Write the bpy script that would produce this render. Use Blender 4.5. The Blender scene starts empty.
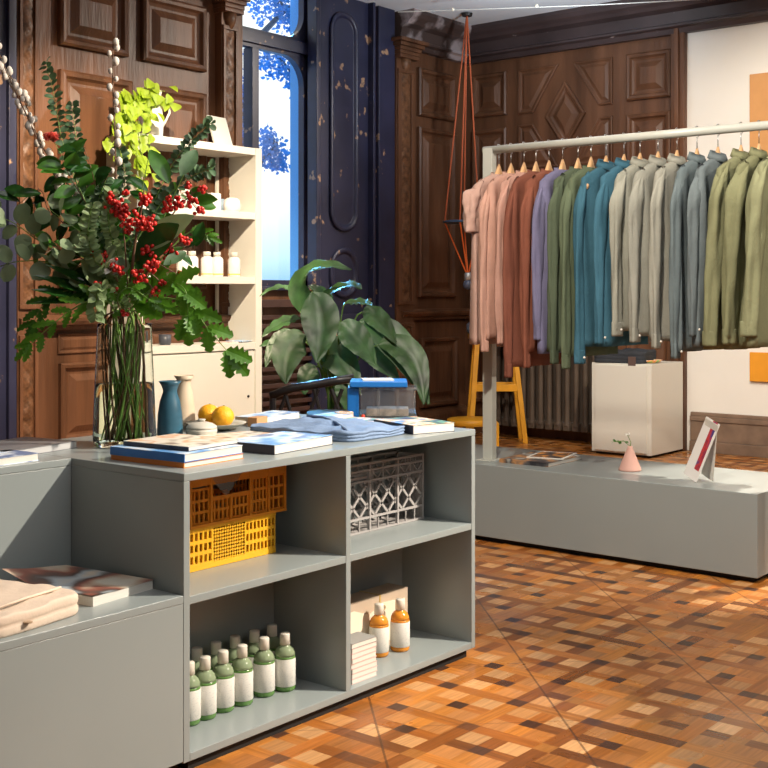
import bpy, bmesh, math, random
from mathutils import Vector, Matrix
random.seed(7)
SC = bpy.context.scene
COL = SC.collection

# ------------------------------------------------------------------ camera
F = 1203.0; CX = 384.0; HY = 293.0; H = 1.25
TH = math.atan((1360-384)/F); SN, CS = math.sin(TH), math.cos(TH)
cam_d = bpy.data.cameras.new('camera'); cam = bpy.data.objects.new('camera', cam_d); COL.objects.link(cam)
cam_d.sensor_width = 36; cam_d.lens = F/768*36; cam_d.shift_y = -(384-HY)/768
cam_d.clip_start = .05; cam_d.clip_end = 200
cam.location = (0, 0, H); cam.rotation_euler = (math.radians(90), 0, TH-math.radians(90))
SC.camera = cam
SC.view_settings.view_transform = 'Standard'; SC.view_settings.look = 'None'
SC.view_settings.exposure = 0.2; SC.view_settings.gamma = 1; SC.view_settings.use_curve_mapping = False

# ------------------------------------------------------------------ sky
wd = bpy.data.worlds.new('world'); SC.world = wd; wd.use_nodes = True
nt = wd.node_tree; nt.nodes.clear()
tc = nt.nodes.new('ShaderNodeTexCoord'); sp = nt.nodes.new('ShaderNodeSeparateXYZ')
rp = nt.nodes.new('ShaderNodeValToRGB'); bg = nt.nodes.new('ShaderNodeBackground'); ow = nt.nodes.new('ShaderNodeOutputWorld')
e = rp.color_ramp.elements
e[0].position = 0.0; e[0].color = (.20, .48, .88, 1)
e[1].position = .085; e[1].color = (.92, .98, 1.0, 1)
q_ = e.new(.03); q_.color = (.55, .82, 1.0, 1)
nt.links.new(tc.outputs['Generated'], sp.inputs[0]); nt.links.new(sp.outputs['Z'], rp.inputs[0])
nt.links.new(rp.outputs[0], bg.inputs[0]); nt.links.new(bg.outputs[0], ow.inputs[0])
bg.inputs[1].default_value = 1.2

def aim(o, tgt):
    o.rotation_euler = (Vector(tgt)-o.location).to_track_quat('-Z', 'Y').to_euler()
def spot(name, loc, tgt, power, col, deg=70, size=.08, blend=.6):
    l = bpy.data.lights.new(name, 'SPOT'); l.energy = power; l.color = col
    l.spot_size = math.radians(deg); l.spot_blend = blend; l.shadow_soft_size = size
    o = bpy.data.objects.new(name, l); COL.objects.link(o); o.location = loc; aim(o, tgt); return o
def area(name, loc, tgt, power, col, sx, sy):
    l = bpy.data.lights.new(name, 'AREA'); l.shape = 'RECTANGLE'; l.size = sx; l.size_y = sy; l.energy = power; l.color = col
    o = bpy.data.objects.new(name, l); COL.objects.link(o); o.location = loc; aim(o, tgt); return o
WARM = (1.0, .88, .73)
spot('track_spot_shelf', (8.2, 3.6, 3.45), (5.3, 6.4, 1.6), 330, WARM, 62, .05)
spot('track_spot_panelling', (3.9, 3.9, 3.45), (5.1, 6.4, .95), 880, (1.0, .82, .60), 64, .04)
spot('ceiling_uplight', (7.6, 4.4, 2.9), (8.3, 5.4, 3.66), 85, (.85, .93, 1.0), 150, .1, 1.)
spot('track_spot_counter', (4.7, -.4, 3.45), (2.3, 2.8, .7), 1400, WARM, 44, .04)
spot('track_spot_floor', (4.6, -.6, 3.45), (4.6, 1.6, 0), 240, WARM, 75, .1)
spot('track_spot_rack', (2.6, 2.0, 3.45), (5.4, 2.9, 1.2), 480, WARM, 60, .06)
spot('track_spot_wall', (5.8, 2.2, 3.45), (9.1, 3.1, 1.2), 500, WARM, 74, .06)
spot('track_spot_podium', (6.3, 1.6, 3.45), (5.5, 2.15, .4), 900, WARM, 26, .05)
area('fill_area_front', (3.0, 1.2, 3.5), (3.0, 1.2, 0), 54, (1.0, .99, .98), 3.0, 2.4)  # added soft fill over the counter, no fitting of its own
area('fill_area_rear', (6.6, 4.4, 3.5), (6.6, 4.4, 0), 24, (1.0, .97, .94), 2.5, 2.0)  # added fill for the rear half of the room, unseen
area('fill_area_entrance', (1.6, -1.8, 3.3), (4.2, 2.8, .8), 27, (1.0, .99, .98), 2.0, 2.0)  # added frontal fill from behind the camera, not a real fixture
sl = bpy.data.lights.new('daylight_through_window', 'SUN'); sl.energy = 14; sl.color = (.13, .50, 1.0); sl.angle = math.radians(12)
so = bpy.data.objects.new('daylight_through_window', sl); COL.objects.link(so); so.location = (8, 9, 4)
so.rotation_euler = Vector((-1.75, -2.25, -1.05)).to_track_quat('-Z', 'Y').to_euler()

# ------------------------------------------------------------------ pixel to plane helpers (camera calibration)
def ray(px, py):
    r = (px-CX)/F
    return (r*SN+CS, -r*CS+SN, -(py-HY)/F)
def atz(px, py, z):
    a = ray(px, py); t = (z-H)/a[2]; return Vector((a[0]*t, a[1]*t, z))
def aty(px, py, y):
    a = ray(px, py); t = y/a[1]; return Vector((a[0]*t, y, H+a[2]*t))
def atx(px, py, x):
    a = ray(px, py); t = x/a[0]; return Vector((x, a[1]*t, H+a[2]*t))
def push(p, dl):
    k = 1+dl/(p.x*CS+p.y*SN); return Vector((p.x*k, p.y*k, p.z))
def atd(px, py, d):
    a = ray(px, py); return Vector((a[0]*d, a[1]*d, H+a[2]*d))
RIGHT = Vector((SN, -CS, 0)); FWD = Vector((CS, SN, 0)); UP = Vector((0, 0, 1))

FZ = -.03          # floor level
YW = 6.453         # back wall plane
XR = 9.148         # right wall plane
ZC = 3.66          # ceiling

# ------------------------------------------------------------------ materials
MATS = {}
def mat(name, col, rough=.5, metal=0., spec=.5, var=0., vscale=8., bump=0., bscale=40., coat=0., trans=0., alpha=1., sss=0., stretch=None, ior=1.45):
    if name in MATS: return MATS[name]
    m = bpy.data.materials.new(name); m.use_nodes = True; MATS[name] = m
    n = m.node_tree.nodes; L = m.node_tree.links; b = n['Principled BSDF']
    b.inputs['Base Color'].default_value = (*col, 1); b.inputs['Roughness'].default_value = rough
    b.inputs['Metallic'].default_value = metal; b.inputs['Specular IOR Level'].default_value = spec
    b.inputs['Coat Weight'].default_value = coat; b.inputs['Coat Roughness'].default_value = .15
    b.inputs['Transmission Weight'].default_value = trans; b.inputs['Alpha'].default_value = alpha
    b.inputs['IOR'].default_value = ior
    t = n.new('ShaderNodeTexCoord'); mp = n.new('ShaderNodeMapping'); L.new(t.outputs['Object'], mp.inputs[0])
    if stretch: mp.inputs['Scale'].default_value = stretch
    if var > 0:
        nz = n.new('ShaderNodeTexNoise'); nz.inputs['Scale'].default_value = vscale; nz.inputs['Detail'].default_value = 4
        L.new(mp.outputs[0], nz.inputs['Vector'])
        cr = n.new('ShaderNodeValToRGB'); L.new(nz.outputs[0], cr.inputs[0])
        cr.color_ramp.elements[0].position = .3; cr.color_ramp.elements[1].position = .7
        cr.color_ramp.elements[0].color = (*[max(0, c*(1-var)) for c in col], 1)
        cr.color_ramp.elements[1].color = (*[min(1, c*(1+var)) for c in col], 1)
        L.new(cr.outputs[0], b.inputs['Base Color'])
    if bump > 0:
        nb = n.new('ShaderNodeTexNoise'); nb.inputs['Scale'].default_value = bscale; nb.inputs['Detail'].default_value = 3
        L.new(mp.outputs[0], nb.inputs['Vector'])
        bp = n.new('ShaderNodeBump'); bp.inputs['Strength'].default_value = bump; bp.inputs['Distance'].default_value = .01
        L.new(nb.outputs[0], bp.inputs['Height']); L.new(bp.outputs[0], b.inputs['Normal'])
    return m
def leafmat(name, col, rough=.4, tr=.35, var=.35, vscale=25, under=None):
    if name in MATS: return MATS[name]
    m = mat(name, col, rough, var=var, vscale=vscale, spec=.5)
    n = m.node_tree.nodes; L = m.node_tree.links; b = n['Principled BSDF']
    tl = n.new('ShaderNodeBsdfTranslucent'); tl.inputs[0].default_value = (*[min(1, c*1.5) for c in col], 1)
    mx = n.new('ShaderNodeMixShader'); mx.inputs[0].default_value = tr
    o = n['Material Output']; L.new(b.outputs[0], mx.inputs[1]); L.new(tl.outputs[0], mx.inputs[2]); L.new(mx.outputs[0], o.inputs[0])
    return m
def spotted(name, base, specks, scale=3., thr=.62, rough=.4, width=.04):
    """paint with worn specks of another colour"""
    if name in MATS: return MATS[name]
    m = mat(name, base, rough, var=.25, vscale=3)
    n = m.node_tree.nodes; L = m.node_tree.links; b = n['Principled BSDF']
    src = b.inputs['Base Color'].links[0].from_socket
    t = n.new('ShaderNodeTexCoord'); nz = n.new('ShaderNodeTexNoise'); nz.inputs['Scale'].default_value = scale; nz.inputs['Detail'].default_value = 6
    L.new(t.outputs['Object'], nz.inputs['Vector'])
    cr = n.new('ShaderNodeValToRGB'); L.new(nz.outputs[0], cr.inputs[0])
    cr.color_ramp.elements[0].position = thr; cr.color_ramp.elements[1].position = thr+width
    mx = n.new('ShaderNodeMix'); mx.data_type = 'RGBA'
    L.new(cr.outputs[0], mx.inputs[0]); L.new(src, mx.inputs[6]); mx.inputs[7].default_value = (*specks, 1)
    L.new(mx.outputs[2], b.inputs['Base Color']); return m
def cover(name, cols, scale=14., rough=.35, contrast=.0, squash=(1, 1, 1)):
    """printed cover: irregular patches of several colours"""
    if name in MATS: return MATS[name]
    m = bpy.data.materials.new(name); m.use_nodes = True; MATS[name] = m
    n = m.node_tree.nodes; L = m.node_tree.links; b = n['Principled BSDF']; b.inputs['Roughness'].default_value = rough
    t = n.new('ShaderNodeTexCoord'); mp = n.new('ShaderNodeMapping'); mp.inputs['Scale'].default_value = squash
    nz = n.new('ShaderNodeTexNoise'); nz.inputs['Scale'].default_value = scale; nz.inputs['Detail'].default_value = 2.5
    cr = n.new('ShaderNodeValToRGB'); cr.color_ramp.interpolation = 'LINEAR'
    L.new(t.outputs['Object'], mp.inputs[0]); L.new(mp.outputs[0], nz.inputs['Vector']); L.new(nz.outputs[0], cr.inputs[0]); L.new(cr.outputs[0], b.inputs['Base Color'])
    k = len(cols); el = cr.color_ramp.elements
    for i, c in enumerate(cols):
        p = .36+.28*i/(max(1, k-1))
        if i < 2: el[i].position = p if i == 0 else .36+.28/(k-1); el[i].color = (*c, 1)
        else: x = el.new(p); x.color = (*c, 1)
    return m

WOOD = mat('walnut_panelling', (.118, .052, .026), .42, var=.45, vscale=6, bump=.35, bscale=45, stretch=(1, 1, .12), spec=.32)
WOODL = mat('walnut_carving', (.12, .055, .026), .45, var=.5, vscale=25, spec=.35)
NAVY = spotted('navy_flaking_paint', (.022, .024, .055), (.34, .21, .13), 9, .645, .38)
CORN = spotted('dark_cornice_paint', (.050, .034, .034), (.42, .36, .36), 9, .70, .45)
CORNW = spotted('worn_cornice_paint', (.055, .035, .03), (.36, .30, .30), 4, .5, .45, .12)
GREY = mat('grey_lacquer', (.255, .287, .285), .28, var=.03, vscale=2, spec=.5)
WHITE = mat('white_lacquer', (.68, .66, .59), .4, var=.02, vscale=2)
PLASTER = mat('white_plaster', (.80, .77, .71), .8, var=.03, vscale=1.5, bump=.05)
DKW = mat('grey_plaster', (.30, .29, .28), .8, var=.05)
CEIL = mat('ceiling_paint', (.72, .78, .84), .8, var=.04, vscale=1)
OFFW = mat('rack_cream_metal', (.50, .51, .46), .35, var=.03)
PAPER = mat('paper_white', (.68, .66, .60), .7, var=.06, vscale=60, stretch=(.2, .2, 8))
CHROME = mat('chrome', (.75, .75, .75), .2, metal=1.)
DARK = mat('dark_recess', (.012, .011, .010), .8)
BLACKP = mat('black_wood', (.022, .02, .02), .35, var=.3)
RADM = mat('brown_radiator_paint', (.095, .070, .052), .42, var=.2, vscale=6)
ORANGEY = mat('ochre_paint', (.72, .33, .02), .4, var=.12)
HANGW = mat('beech_wood', (.66, .40, .20), .45, var=.15, vscale=12)
RUBBER = mat('rubber_black', (.02, .02, .02), .6)

# ------------------------------------------------------------------ mesh helpers
class MB:
    def __init__(s): s.v = []; s.f = []; s.c = []
    def add(s, vs, fs):
        o = len(s.v); s.v += [tuple(p) for p in vs]; s.f += [tuple(i+o for i in f) for f in fs]
    def box(s, a, b, M=None):
        x0, y0, z0 = a; x1, y1, z1 = b
        if x0 > x1: x0, x1 = x1, x0
        if y0 > y1: y0, y1 = y1, y0
        if z0 > z1: z0, z1 = z1, z0
        vs = [Vector(p) for p in ((x0,y0,z0),(x1,y0,z0),(x1,y1,z0),(x0,y1,z0),(x0,y0,z1),(x1,y0,z1),(x1,y1,z1),(x0,y1,z1))]
        if M: vs = [M @ p for p in vs]
        s.add(vs, [(0,3,2,1),(4,5,6,7),(0,1,5,4),(1,2,6,5),(2,3,7,6),(3,0,4,7)]); return s
    def tube(s, pts, r, n=8, sx=1., cap=True):
        pts = [Vector(p) for p in pts]; k = len(pts)
        rs = r if isinstance(r, (list, tuple)) else [r]*k
        rings = []; prev = None
        for i, p in enumerate(pts):
            d = (pts[min(i+1, k-1)]-pts[max(i-1, 0)])
            if d.length < 1e-9: d = Vector((0, 0, 1))
            d.normalize()
            if prev is None:
                a = Vector((0, 0, 1)) if abs(d.z) < .9 else Vector((1, 0, 0))
                u = d.cross(a).normalized()
            else:
                u = (prev-d*prev.dot(d)); u = u.normalized() if u.length > 1e-6 else d.orthogonal().normalized()
            prev = u; w = d.cross(u)
            rings.append([p+(u*math.cos(2*math.pi*j/n)*sx+w*math.sin(2*math.pi*j/n))*rs[i] for j in range(n)])
        s.loft(rings, cap); return s
    def loft(s, rings, cap=True, closed=True):
        n = len(rings[0]); vs = [p for r in rings for p in r]; fs = []
        for i in range(len(rings)-1):
            for j in range(n if closed else n-1):
                a = i*n+j; b = i*n+(j+1) % n; fs.append((a, b, b+n, a+n))
        if cap: fs.append(tuple(range(n-1, -1, -1))); fs.append(tuple((len(rings)-1)*n+j for j in range(n)))
        s.add(vs, fs); return s
    def lathe(s, prof, n=24, c=(0, 0, 0), cap=True):
        c = Vector(c)
        s.loft([[c+Vector((r*math.cos(2*math.pi*j/n), r*math.sin(2*math.pi*j/n), z)) for j in range(n)] for r, z in prof], cap); return s
    def ball(s, c, r, n=8, m=5, sz=1.):
        prof = [(max(1e-4, r*math.sin(math.pi*i/m)), -r*sz*math.cos(math.pi*i/m)) for i in range(m+1)]
        s.lathe(prof, n, c); return s
    def build(s, name, m, parent=None, smooth=False, bevel=0., seg=2):
        me = bpy.data.meshes.new(name); me.from_pydata(s.v, [], s.f); me.materials.append(m)
        bm = bmesh.new(); bm.from_mesh(me); bmesh.ops.recalc_face_normals(bm, faces=bm.faces); bm.to_mesh(me); bm.free()
        o = bpy.data.objects.new(name, me); COL.objects.link(o)
        if parent: o.parent = parent
        if smooth:
            for p in me.polygons: p.use_smooth = True
        if bevel:
            b = o.modifiers.new('bevel', 'BEVEL'); b.width = bevel; b.segments = seg; b.limit_method = 'ANGLE'; b.angle_limit = math.radians(35)
            for p in me.polygons: p.use_smooth = True
            w = o.modifiers.new('wn', 'WEIGHTED_NORMAL'); w.keep_sharp = False
        return o
def loc(o, *p): o.location = p; return o
def tag(o, label=None, cat=None, group=None, kind=None):
    if label: o['label'] = label
    if cat: o['category'] = cat
    if group: o['group'] = group
    if kind: o['kind'] = kind
    return o
def thing(name, label, cat, p=(0, 0, 0), rz=0, group=None):
    o = bpy.data.objects.new(name, None); COL.objects.link(o); o.location = p; o.rotation_euler = (0, 0, rz); o.empty_display_size = .05
    return tag(o, label, cat, group)
def struct(name, mb, m, parent=None, label=None, **k):
    o = mb.build(name, m, parent, **k)
    if parent is None: o['kind'] = 'structure'; o['label'] = label or name.replace('_', ' ')
    return o
def dup(root, p, rz=0, label=None, name=None):
    r = root.copy(); COL.objects.link(r); r.location = p; r.rotation_euler = (0, 0, rz)
    if label: r['label'] = label
    for ch in root.children:
        c = ch.copy(); COL.objects.link(c); c.parent = r
        for g in ch.children:
            d = g.copy(); COL.objects.link(d); d.parent = c
    return r
def bez(p0, p1, p2, n=8):
    p0, p1, p2 = Vector(p0), Vector(p1), Vector(p2)
    return [p0*(1-t)**2+p1*2*t*(1-t)+p2*t*t for t in [i/n for i in range(n+1)]]
def inset(poly, d):
    """inset of a convex 2D polygon (counter-clockwise)"""
    n = len(poly); out = []
    A = sum(poly[i][0]*poly[(i+1) % n][1]-poly[(i+1) % n][0]*poly[i][1] for i in range(n)); sg = 1 if A > 0 else -1
    for i in range(n):
        a, b, c = Vector(poly[i-1]), Vector(poly[i]), Vector(poly[(i+1) % n])
        e1 = (b-a).normalized(); e2 = (c-b).normalized()
        n1 = Vector((-e1.y, e1.x))*sg; n2 = Vector((-e2.y, e2.x))*sg
        k = (n1+n2); k = k/max(.2, (1+n1.dot(n2))); out.append(tuple(b+k*d))
    return out
BACK = lambda u, v, w: Vector((u, YW-w, v))
RGT = lambda u, v, w: Vector((XR-w, u, v))
PROF = [(0, 0), (.0, .030), (.012, .040), (.030, .036), (.042, .018), (.058, .010), (.072, .010), (.115, .034), (.122, .034)]
def moulded(mb, poly, mp, sc=1., prof=PROF):
    mb.loft([[mp(x, y, w*sc) for x, y in inset(poly, d*sc)] for d, w in prof], True)
def rect(a, b, c, d): return [(a, c), (b, c), (b, d), (a, d)]

# ================================================================== ROOM
# floor: parquet of interlaced strips with dark square inserts, one vertex colour per block
def build_floor():
    q = .13258; a = .054; me_v = []; me_f = []; cols = []
    ox, oy = 3.18, 2.31
    rnd = random.Random(3)
    def blk(x0, y0, x1, y1, kind):
        o = len(me_v); me_v.extend([(x0, y0, FZ), (x1, y0, FZ), (x1, y1, FZ), (x0, y1, FZ)]); me_f.append((o, o+1, o+2, o+3))
        r = rnd.random(); j = rnd.uniform(.8, 1.2)
        if kind == 0: c = (.075, .030, .015) if r < .62 else ((.17, .06, .02) if r < .8 else (.36, .14, .03))
        elif kind == 1: c = [(.45, .160, .026), (.37, .120, .019), (.24, .075, .014), (.49, .185, .034)][int(r*4)]
        elif kind == 2: c = [(.44, .160, .030), (.30, .095, .016), (.17, .055, .012), (.40, .135, .024)][int(r*4)]
        else: c = [(.52, .24, .080), (.46, .19, .055), (.38, .14, .032), (.56, .29, .115)][int(r*4)]
        j *= .90; cols.append((c[0]*j, c[1]*j, c[2]*j, 0. if kind != 2 else 1.))
    I0, I1 = int((-1.5-ox)/q), int((XR+.1-ox)/q)+1; J0, J1 = int((-3.5-oy)/q), int((YW+.1-oy)/q)+1
    h = a/2
    for i in range(I0, I1):
        for j in range(J0, J1):
            x, y = ox+i*q, oy+j*q
            if (i+j) % 2 == 0: blk(x-h, y-h, x+h, y+h, 0)
            # light square between the strips
            blk(x+h, y+h, x+q-h, y+q-h, 3)
            if j % 2 == 0:
                if i % 2 == 0: blk(x+h, y-h, x+2*q-h, y+h, 1)
            else: blk(x+h, y-h, x+q-h, y+h, 1)
            if i % 2 == 0:
                if j % 2 == 0: blk(x-h, y+h, x+h, y+2*q-h, 2)
            else: blk(x-h, y+h, x+h, y+q-h, 2)
    me = bpy.data.meshes.new('floor'); me.from_pydata(me_v, [], me_f)
    ca = me.color_attributes.new('wood_tone', 'FLOAT_COLOR', 'CORNER'); k = 0
    for p, c in zip(me.polygons, cols):
        for li in p.loop_indices: ca.data[li].color = c
    m = bpy.data.materials.new('parquet'); m.use_nodes = True; n = m.node_tree.nodes; L = m.node_tree.links; b = n['Principled BSDF']
    at = n.new('ShaderNodeVertexColor'); at.layer_name = 'wood_tone'
    t = n.new('ShaderNodeTexCoord')
    outs = []
    for sc in ((3, 60, 1), (60, 3, 1)):
        mp = n.new('ShaderNodeMapping'); mp.inputs['Scale'].default_value = sc; L.new(t.outputs['Object'], mp.inputs[0])
        g = n.new('ShaderNodeTexNoise'); g.inputs['Scale'].default_value = 1.5; g.inputs['Detail'].default_value = 4; L.new(mp.outputs[0], g.inputs['Vector']); outs.append(g)
    mg = n.new('ShaderNodeMix'); mg.data_type = 'FLOAT'; L.new(at.outputs['Alpha'], mg.inputs[0]); L.new(outs[0].outputs[0], mg.inputs[2]); L.new(outs[1].outputs[0], mg.inputs[3])
    mr = n.new('ShaderNodeMapRange'); mr.inputs[1].default_value = .3; mr.inputs[2].default_value = .7; mr.inputs[3].default_value = .72; mr.inputs[4].default_value = 1.2
    L.new(mg.outputs[0], mr.inputs[0])
    mu = n.new('ShaderNodeMix'); mu.data_type = 'RGBA'; mu.blend_type = 'MULTIPLY'; mu.inputs[0].default_value = 1; L.new(at.outputs['Color'], mu.inputs[6]); L.new(mr.outputs[0], mu.inputs[7])
    # joints of the parquet tiles, running at 45 degrees
    sx = n.new('ShaderNodeSeparateXYZ'); L.new(t.outputs['Object'], sx.inputs[0])
    def mth(op, x, y=None, clamp=False):
        k = n.new('ShaderNodeMath'); k.operation = op; k.use_clamp = clamp
        for i, w in enumerate((x, y)):
            if w is None: continue
            if isinstance(w, (int, float)): k.inputs[i].default_value = w
            else: L.new(w, k.inputs[i])
        return k.outputs[0]
    def lines(sock, off, per, wdt):
        f = mth('FRACT', mth('DIVIDE', mth('ADD', sock, off), per)); dd = mth('ABSOLUTE', mth('SUBTRACT', f, .5))
        return mth('GREATER_THAN', dd, .5-wdt/per)
    v = mth('MULTIPLY', mth('SUBTRACT', sx.outputs[0], sx.outputs[1]), .70711)
    u = mth('MULTIPLY', mth('ADD', sx.outputs[0], sx.outputs[1]), .70711)
    ln = mth('MAXIMUM', lines(v, -.909+8*.5625, .5625, .0035), mth('MULTIPLY', lines(u, -.15, .5625, .0028), .6))
    dk = n.new('ShaderNodeMix'); dk.data_type = 'RGBA'; L.new(mth('MULTIPLY', ln, .6), dk.inputs[0]); L.new(mu.outputs[2], dk.inputs[6]); dk.inputs[7].default_value = (.03, .014, .008, 1)
    L.new(dk.outputs[2], b.inputs['Base Color'])
    wr = n.new('ShaderNodeTexNoise'); wr.inputs['Scale'].default_value = 2.2; wr.inputs['Detail'].default_value = 5; L.new(t.outputs['Object'], wr.inputs['Vector'])
    rr = n.new('ShaderNodeMapRange'); rr.inputs[1].default_value = .35; rr.inputs[2].default_value = .7; rr.inputs[3].default_value = .22; rr.inputs[4].default_value = .42; L.new(wr.outputs[0], rr.inputs[0]); L.new(rr.outputs[0], b.inputs['Roughness'])
    bp = n.new('ShaderNodeBump'); bp.inputs['Strength'].default_value = .12; bp.inputs['Distance'].default_value = .004; L.new(mg.outputs[0], bp.inputs['Height']); L.new(bp.outputs[0], b.inputs['Normal'])
    me.materials.append(m); o = bpy.data.objects.new('floor', me); COL.objects.link(o); tag(o, 'interlaced honey brown parquet floor', kind='structure')
build_floor()
m = MB(); m.box((-1.5, -3.5, ZC), (XR+.15, YW+.15, ZC+.1)); struct('ceiling', m, CEIL)

# --- back wall with a window opening
WX0, WX1 = 6.285, 7.04        # window opening
WZ0 = 1.30
LX0 = 3.3
m = MB(); m.box((-1.65, -3.5, FZ), (-1.5, YW+.15, ZC)); struct('wall_left', m, DKW)
m = MB(); m.box((-1.5, -3.65, FZ), (XR+.15, -3.5, ZC)); struct('wall_front', m, DKW)
m = MB()
for a, b in (((-1.5, YW, FZ), (WX0, YW+.15, ZC)), ((WX1, YW, FZ), (XR+.15, YW+.15, ZC)), ((WX0, YW, FZ), (WX1, YW+.15, WZ0))): m.box(a, b)
struct('wall_back', m, WOOD)
# right wall: wood up to y=4.267, plaster beyond
YP = 4.267
m = MB(); m.box((XR, YP, FZ), (XR+.15, YW, ZC)); struct('wall_right', m, WOOD, label='dark wood panelled half of the right wall')
m = MB(); m.box((XR+.001, -3.5, FZ), (XR+.15, YP, ZC)); struct('wall_right_plaster', m, PLASTER, label='white plastered half of the right wall')
m = MB()
for z0, z1, d in ((FZ, .06, .05), (.06, .22, .035), (.22, .26, .045), (.26, .29, .03)): m.box((XR-d, -3.4, z0), (XR+.005, YP-.06, z1))
struct('baseboard_right', m, mat('taupe_baseboard_wood', (.20, .135, .095), .45, var=.2), bevel=.004)

# --- panelling on the back wall, left of the window
def U(px, py=300, w=.03): return aty(px, py, YW-w).x
def UP_(px): return U(px, 300, .085)
def V(px, py): return aty(px, py, YW).z
def mouldrail(mb, mp, u0, u1, prof):
    mb.loft([[mp(u, z, w) for z, w in prof] for u in (u0, u1)], True)
def capital(mb, mp, u0, u1, z0, z1, d=.09):
    n = 5
    for i in range(n):
        t = i/(n-1); g = .015+.06*t*t
        mb.box(mp(u0-g, z0+(z1-z0)*i/n, 0), mp(u1+g, z0+(z1-z0)*(i+1)/n, d+.02+g))
def carved(mb, mp, u0, u1, z0, z1, d, amp=.02, per=.16):
    nu = 12; nv = int((z1-z0)/.014)
    rows = []
    for j in range(nv+1):
        z = z0+(z1-z0)*j/nv; row = []
        for i in range(nu+1):
            t = i/nu; env = math.sin(math.pi*t)**.5 if 0 < t < 1 else 0
            ph = 2*math.pi*z/per
            hgt = (.5+.5*math.sin(ph+4.2*(t-.5)*math.sin(ph*.5)))*.55+.45*abs(math.sin(2*ph+7*t))
            row.append(mp(u0+(u1-u0)*t, z, d+amp*env*hgt))
        rows.append(row)
    mb.loft(rows, False, False)
def pilaster(name, mp, u0, u1, zb, zt, label, split=1.06):
    m = MB(); m.box(mp(u0, zb, -.002), mp(u1, zt, .07))
    e = (u1-u0)*.2
    for z0, z1 in ((zb+.35, split-.10), (split+.12, zt-.12)):
        for a, b in ((u0+.006, u0+e), (u1-e, u1-.006)): m.box(mp(a, z0, .06), mp(b, z1, .088))
        m.box(mp(u0+.006, z0-.03, .06), mp(u1-.006, z0, .088)); m.box(mp(u0+.006, z1, .06), mp(u1-.006, z1+.03, .088))
    m.box(mp(u0-.02, zb, -.001), mp(u1+.02, zb+.2, .11))
    o = struct(name, m, WOOD, label=label, bevel=.003)
    c = MB()
    for z0, z1 in ((zb+.35, split-.10), (split+.12, zt-.12)): carved(c, mp, u0+e, u1-e, z0, z1, .069)
    c.build('carving', WOODL, o, smooth=True)
    c = MB(); capital(c, mp, u0, u1, zt, zt+.16); c.build('capital', WOOD, o, bevel=.005)
    c = MB(); c.lathe([(.001, -.13), (.03, -.11), (.055, -.05), (.06, 0)], 12, mp((u0+u1)/2, zt, .06)); c.build('corbel', WOODL, o, smooth=True)
RAILP = lambda z, s=1.: [(z-.045*s, 0), (z-.045*s, .05*s), (z-.02*s, .055*s), (z-.012*s, .085*s), (z+.012*s, .10*s), (z+.03*s, .10*s), (z+.034*s, .07*s), (z+.05*s, .05*s), (z+.05*s, 0)]
BASEP = [(FZ, 0), (FZ, .06), (.16, .06), (.18, .05), (.2, .03), (.22, 0)]
pilaster('trim_1', BACK, UP_(19), UP_(39), FZ, 3.42, 'carved wooden pilaster at the left end of the back wall')
pilaster('trim_2', BACK, UP_(223), UP_(239), FZ, 3.28, 'carved wooden pilaster between shelving and window')
pilaster('trim_3', BACK, UP_(398), UP_(415), FZ, 3.26, 'carved wooden pilaster right of the navy pier')
m = MB()
# stiles at panel field, rows of raised panels
for (a, b, c, d) in ((60, 128, -24, 44), (143, 206, 10, 74)):
    pass
zr1b, zr1t = V(95, 52), V(95, -18)
for a, b in ((60, 128), (143, 206)):
    moulded(m, rect(U(a), U(b), zr1b, zr1t), BACK, 1.25)
zr2t = V(95, 76)
for a, b in ((60, 132), (152, 206)):
    moulded(m, rect(U(a), U(b), 1.28, zr2t), BACK, 1.25)
    moulded(m, rect(U(a if a != 60 else 61), U(b if b != 132 else 118), .28, .80), BACK, 1.0)
    moulded(m, rect(U(a), U(b), .86, .99), BACK, .35)
struct('trim_4', m, WOOD, label='raised rectangular wood panels behind the shelving')
m = MB(); mouldrail(m, BACK, U(15), U(242), RAILP(1.06)); mouldrail(m, BACK, U(398), XR-.02, RAILP(1.06)); struct('trim_5', m, WOOD, label='dado rail along the back wall')
m = MB(); mouldrail(m, BACK, U(41), U(222), BASEP); mouldrail(m, BACK, U(417), XR-.02, BASEP); struct('baseboard_back', m, WOOD)
# panels right of the pier
m = MB()
a, b = U(419), U(456)
moulded(m, rect(a, b, V(435, 119), V(435, 72)), BACK, 1.15)
moulded(m, rect(a, b, V(435, 297), V(435, 130)), BACK, 1.15)
moulded(m, rect(a+.04, b+.04, V(442, 405), V(442, 337)), BACK, 1.1)
struct('trim_6', m, WOOD, label='raised wood panels beside the room corner')
# cornices
def cornp(z0, z1):
    h = z1-z0
    return [(z0, 0), (z0, .06), (z0+.12*h, .08), (z0+.16*h, .12), (z0+.22*h, .12), (z0+.26*h, .09), (z0+.55*h, .11), (z0+.62*h, .17), (z0+.70*h, .19), (z0+.78*h, .22), (z0+.9*h, .24), (z1, .24), (z1, 0)]
m = MB(); mouldrail(m, BACK, U(395), XR-.01, cornp(3.37, ZC)); struct('trim_7', m, CORNW, label='worn cornice over the narrow back wall panels')
m = MB(); mouldrail(m, RGT, -3.4, YW-.03, cornp(3.36, ZC)); struct('trim_8', m, CORN, label='dark flaking cornice along the right wall')
m = MB(); mouldrail(m, BACK, 2.7, U(240), cornp(3.5, ZC)); struct('trim_9', m, CORN, label='cornice over the left panelling')

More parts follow.
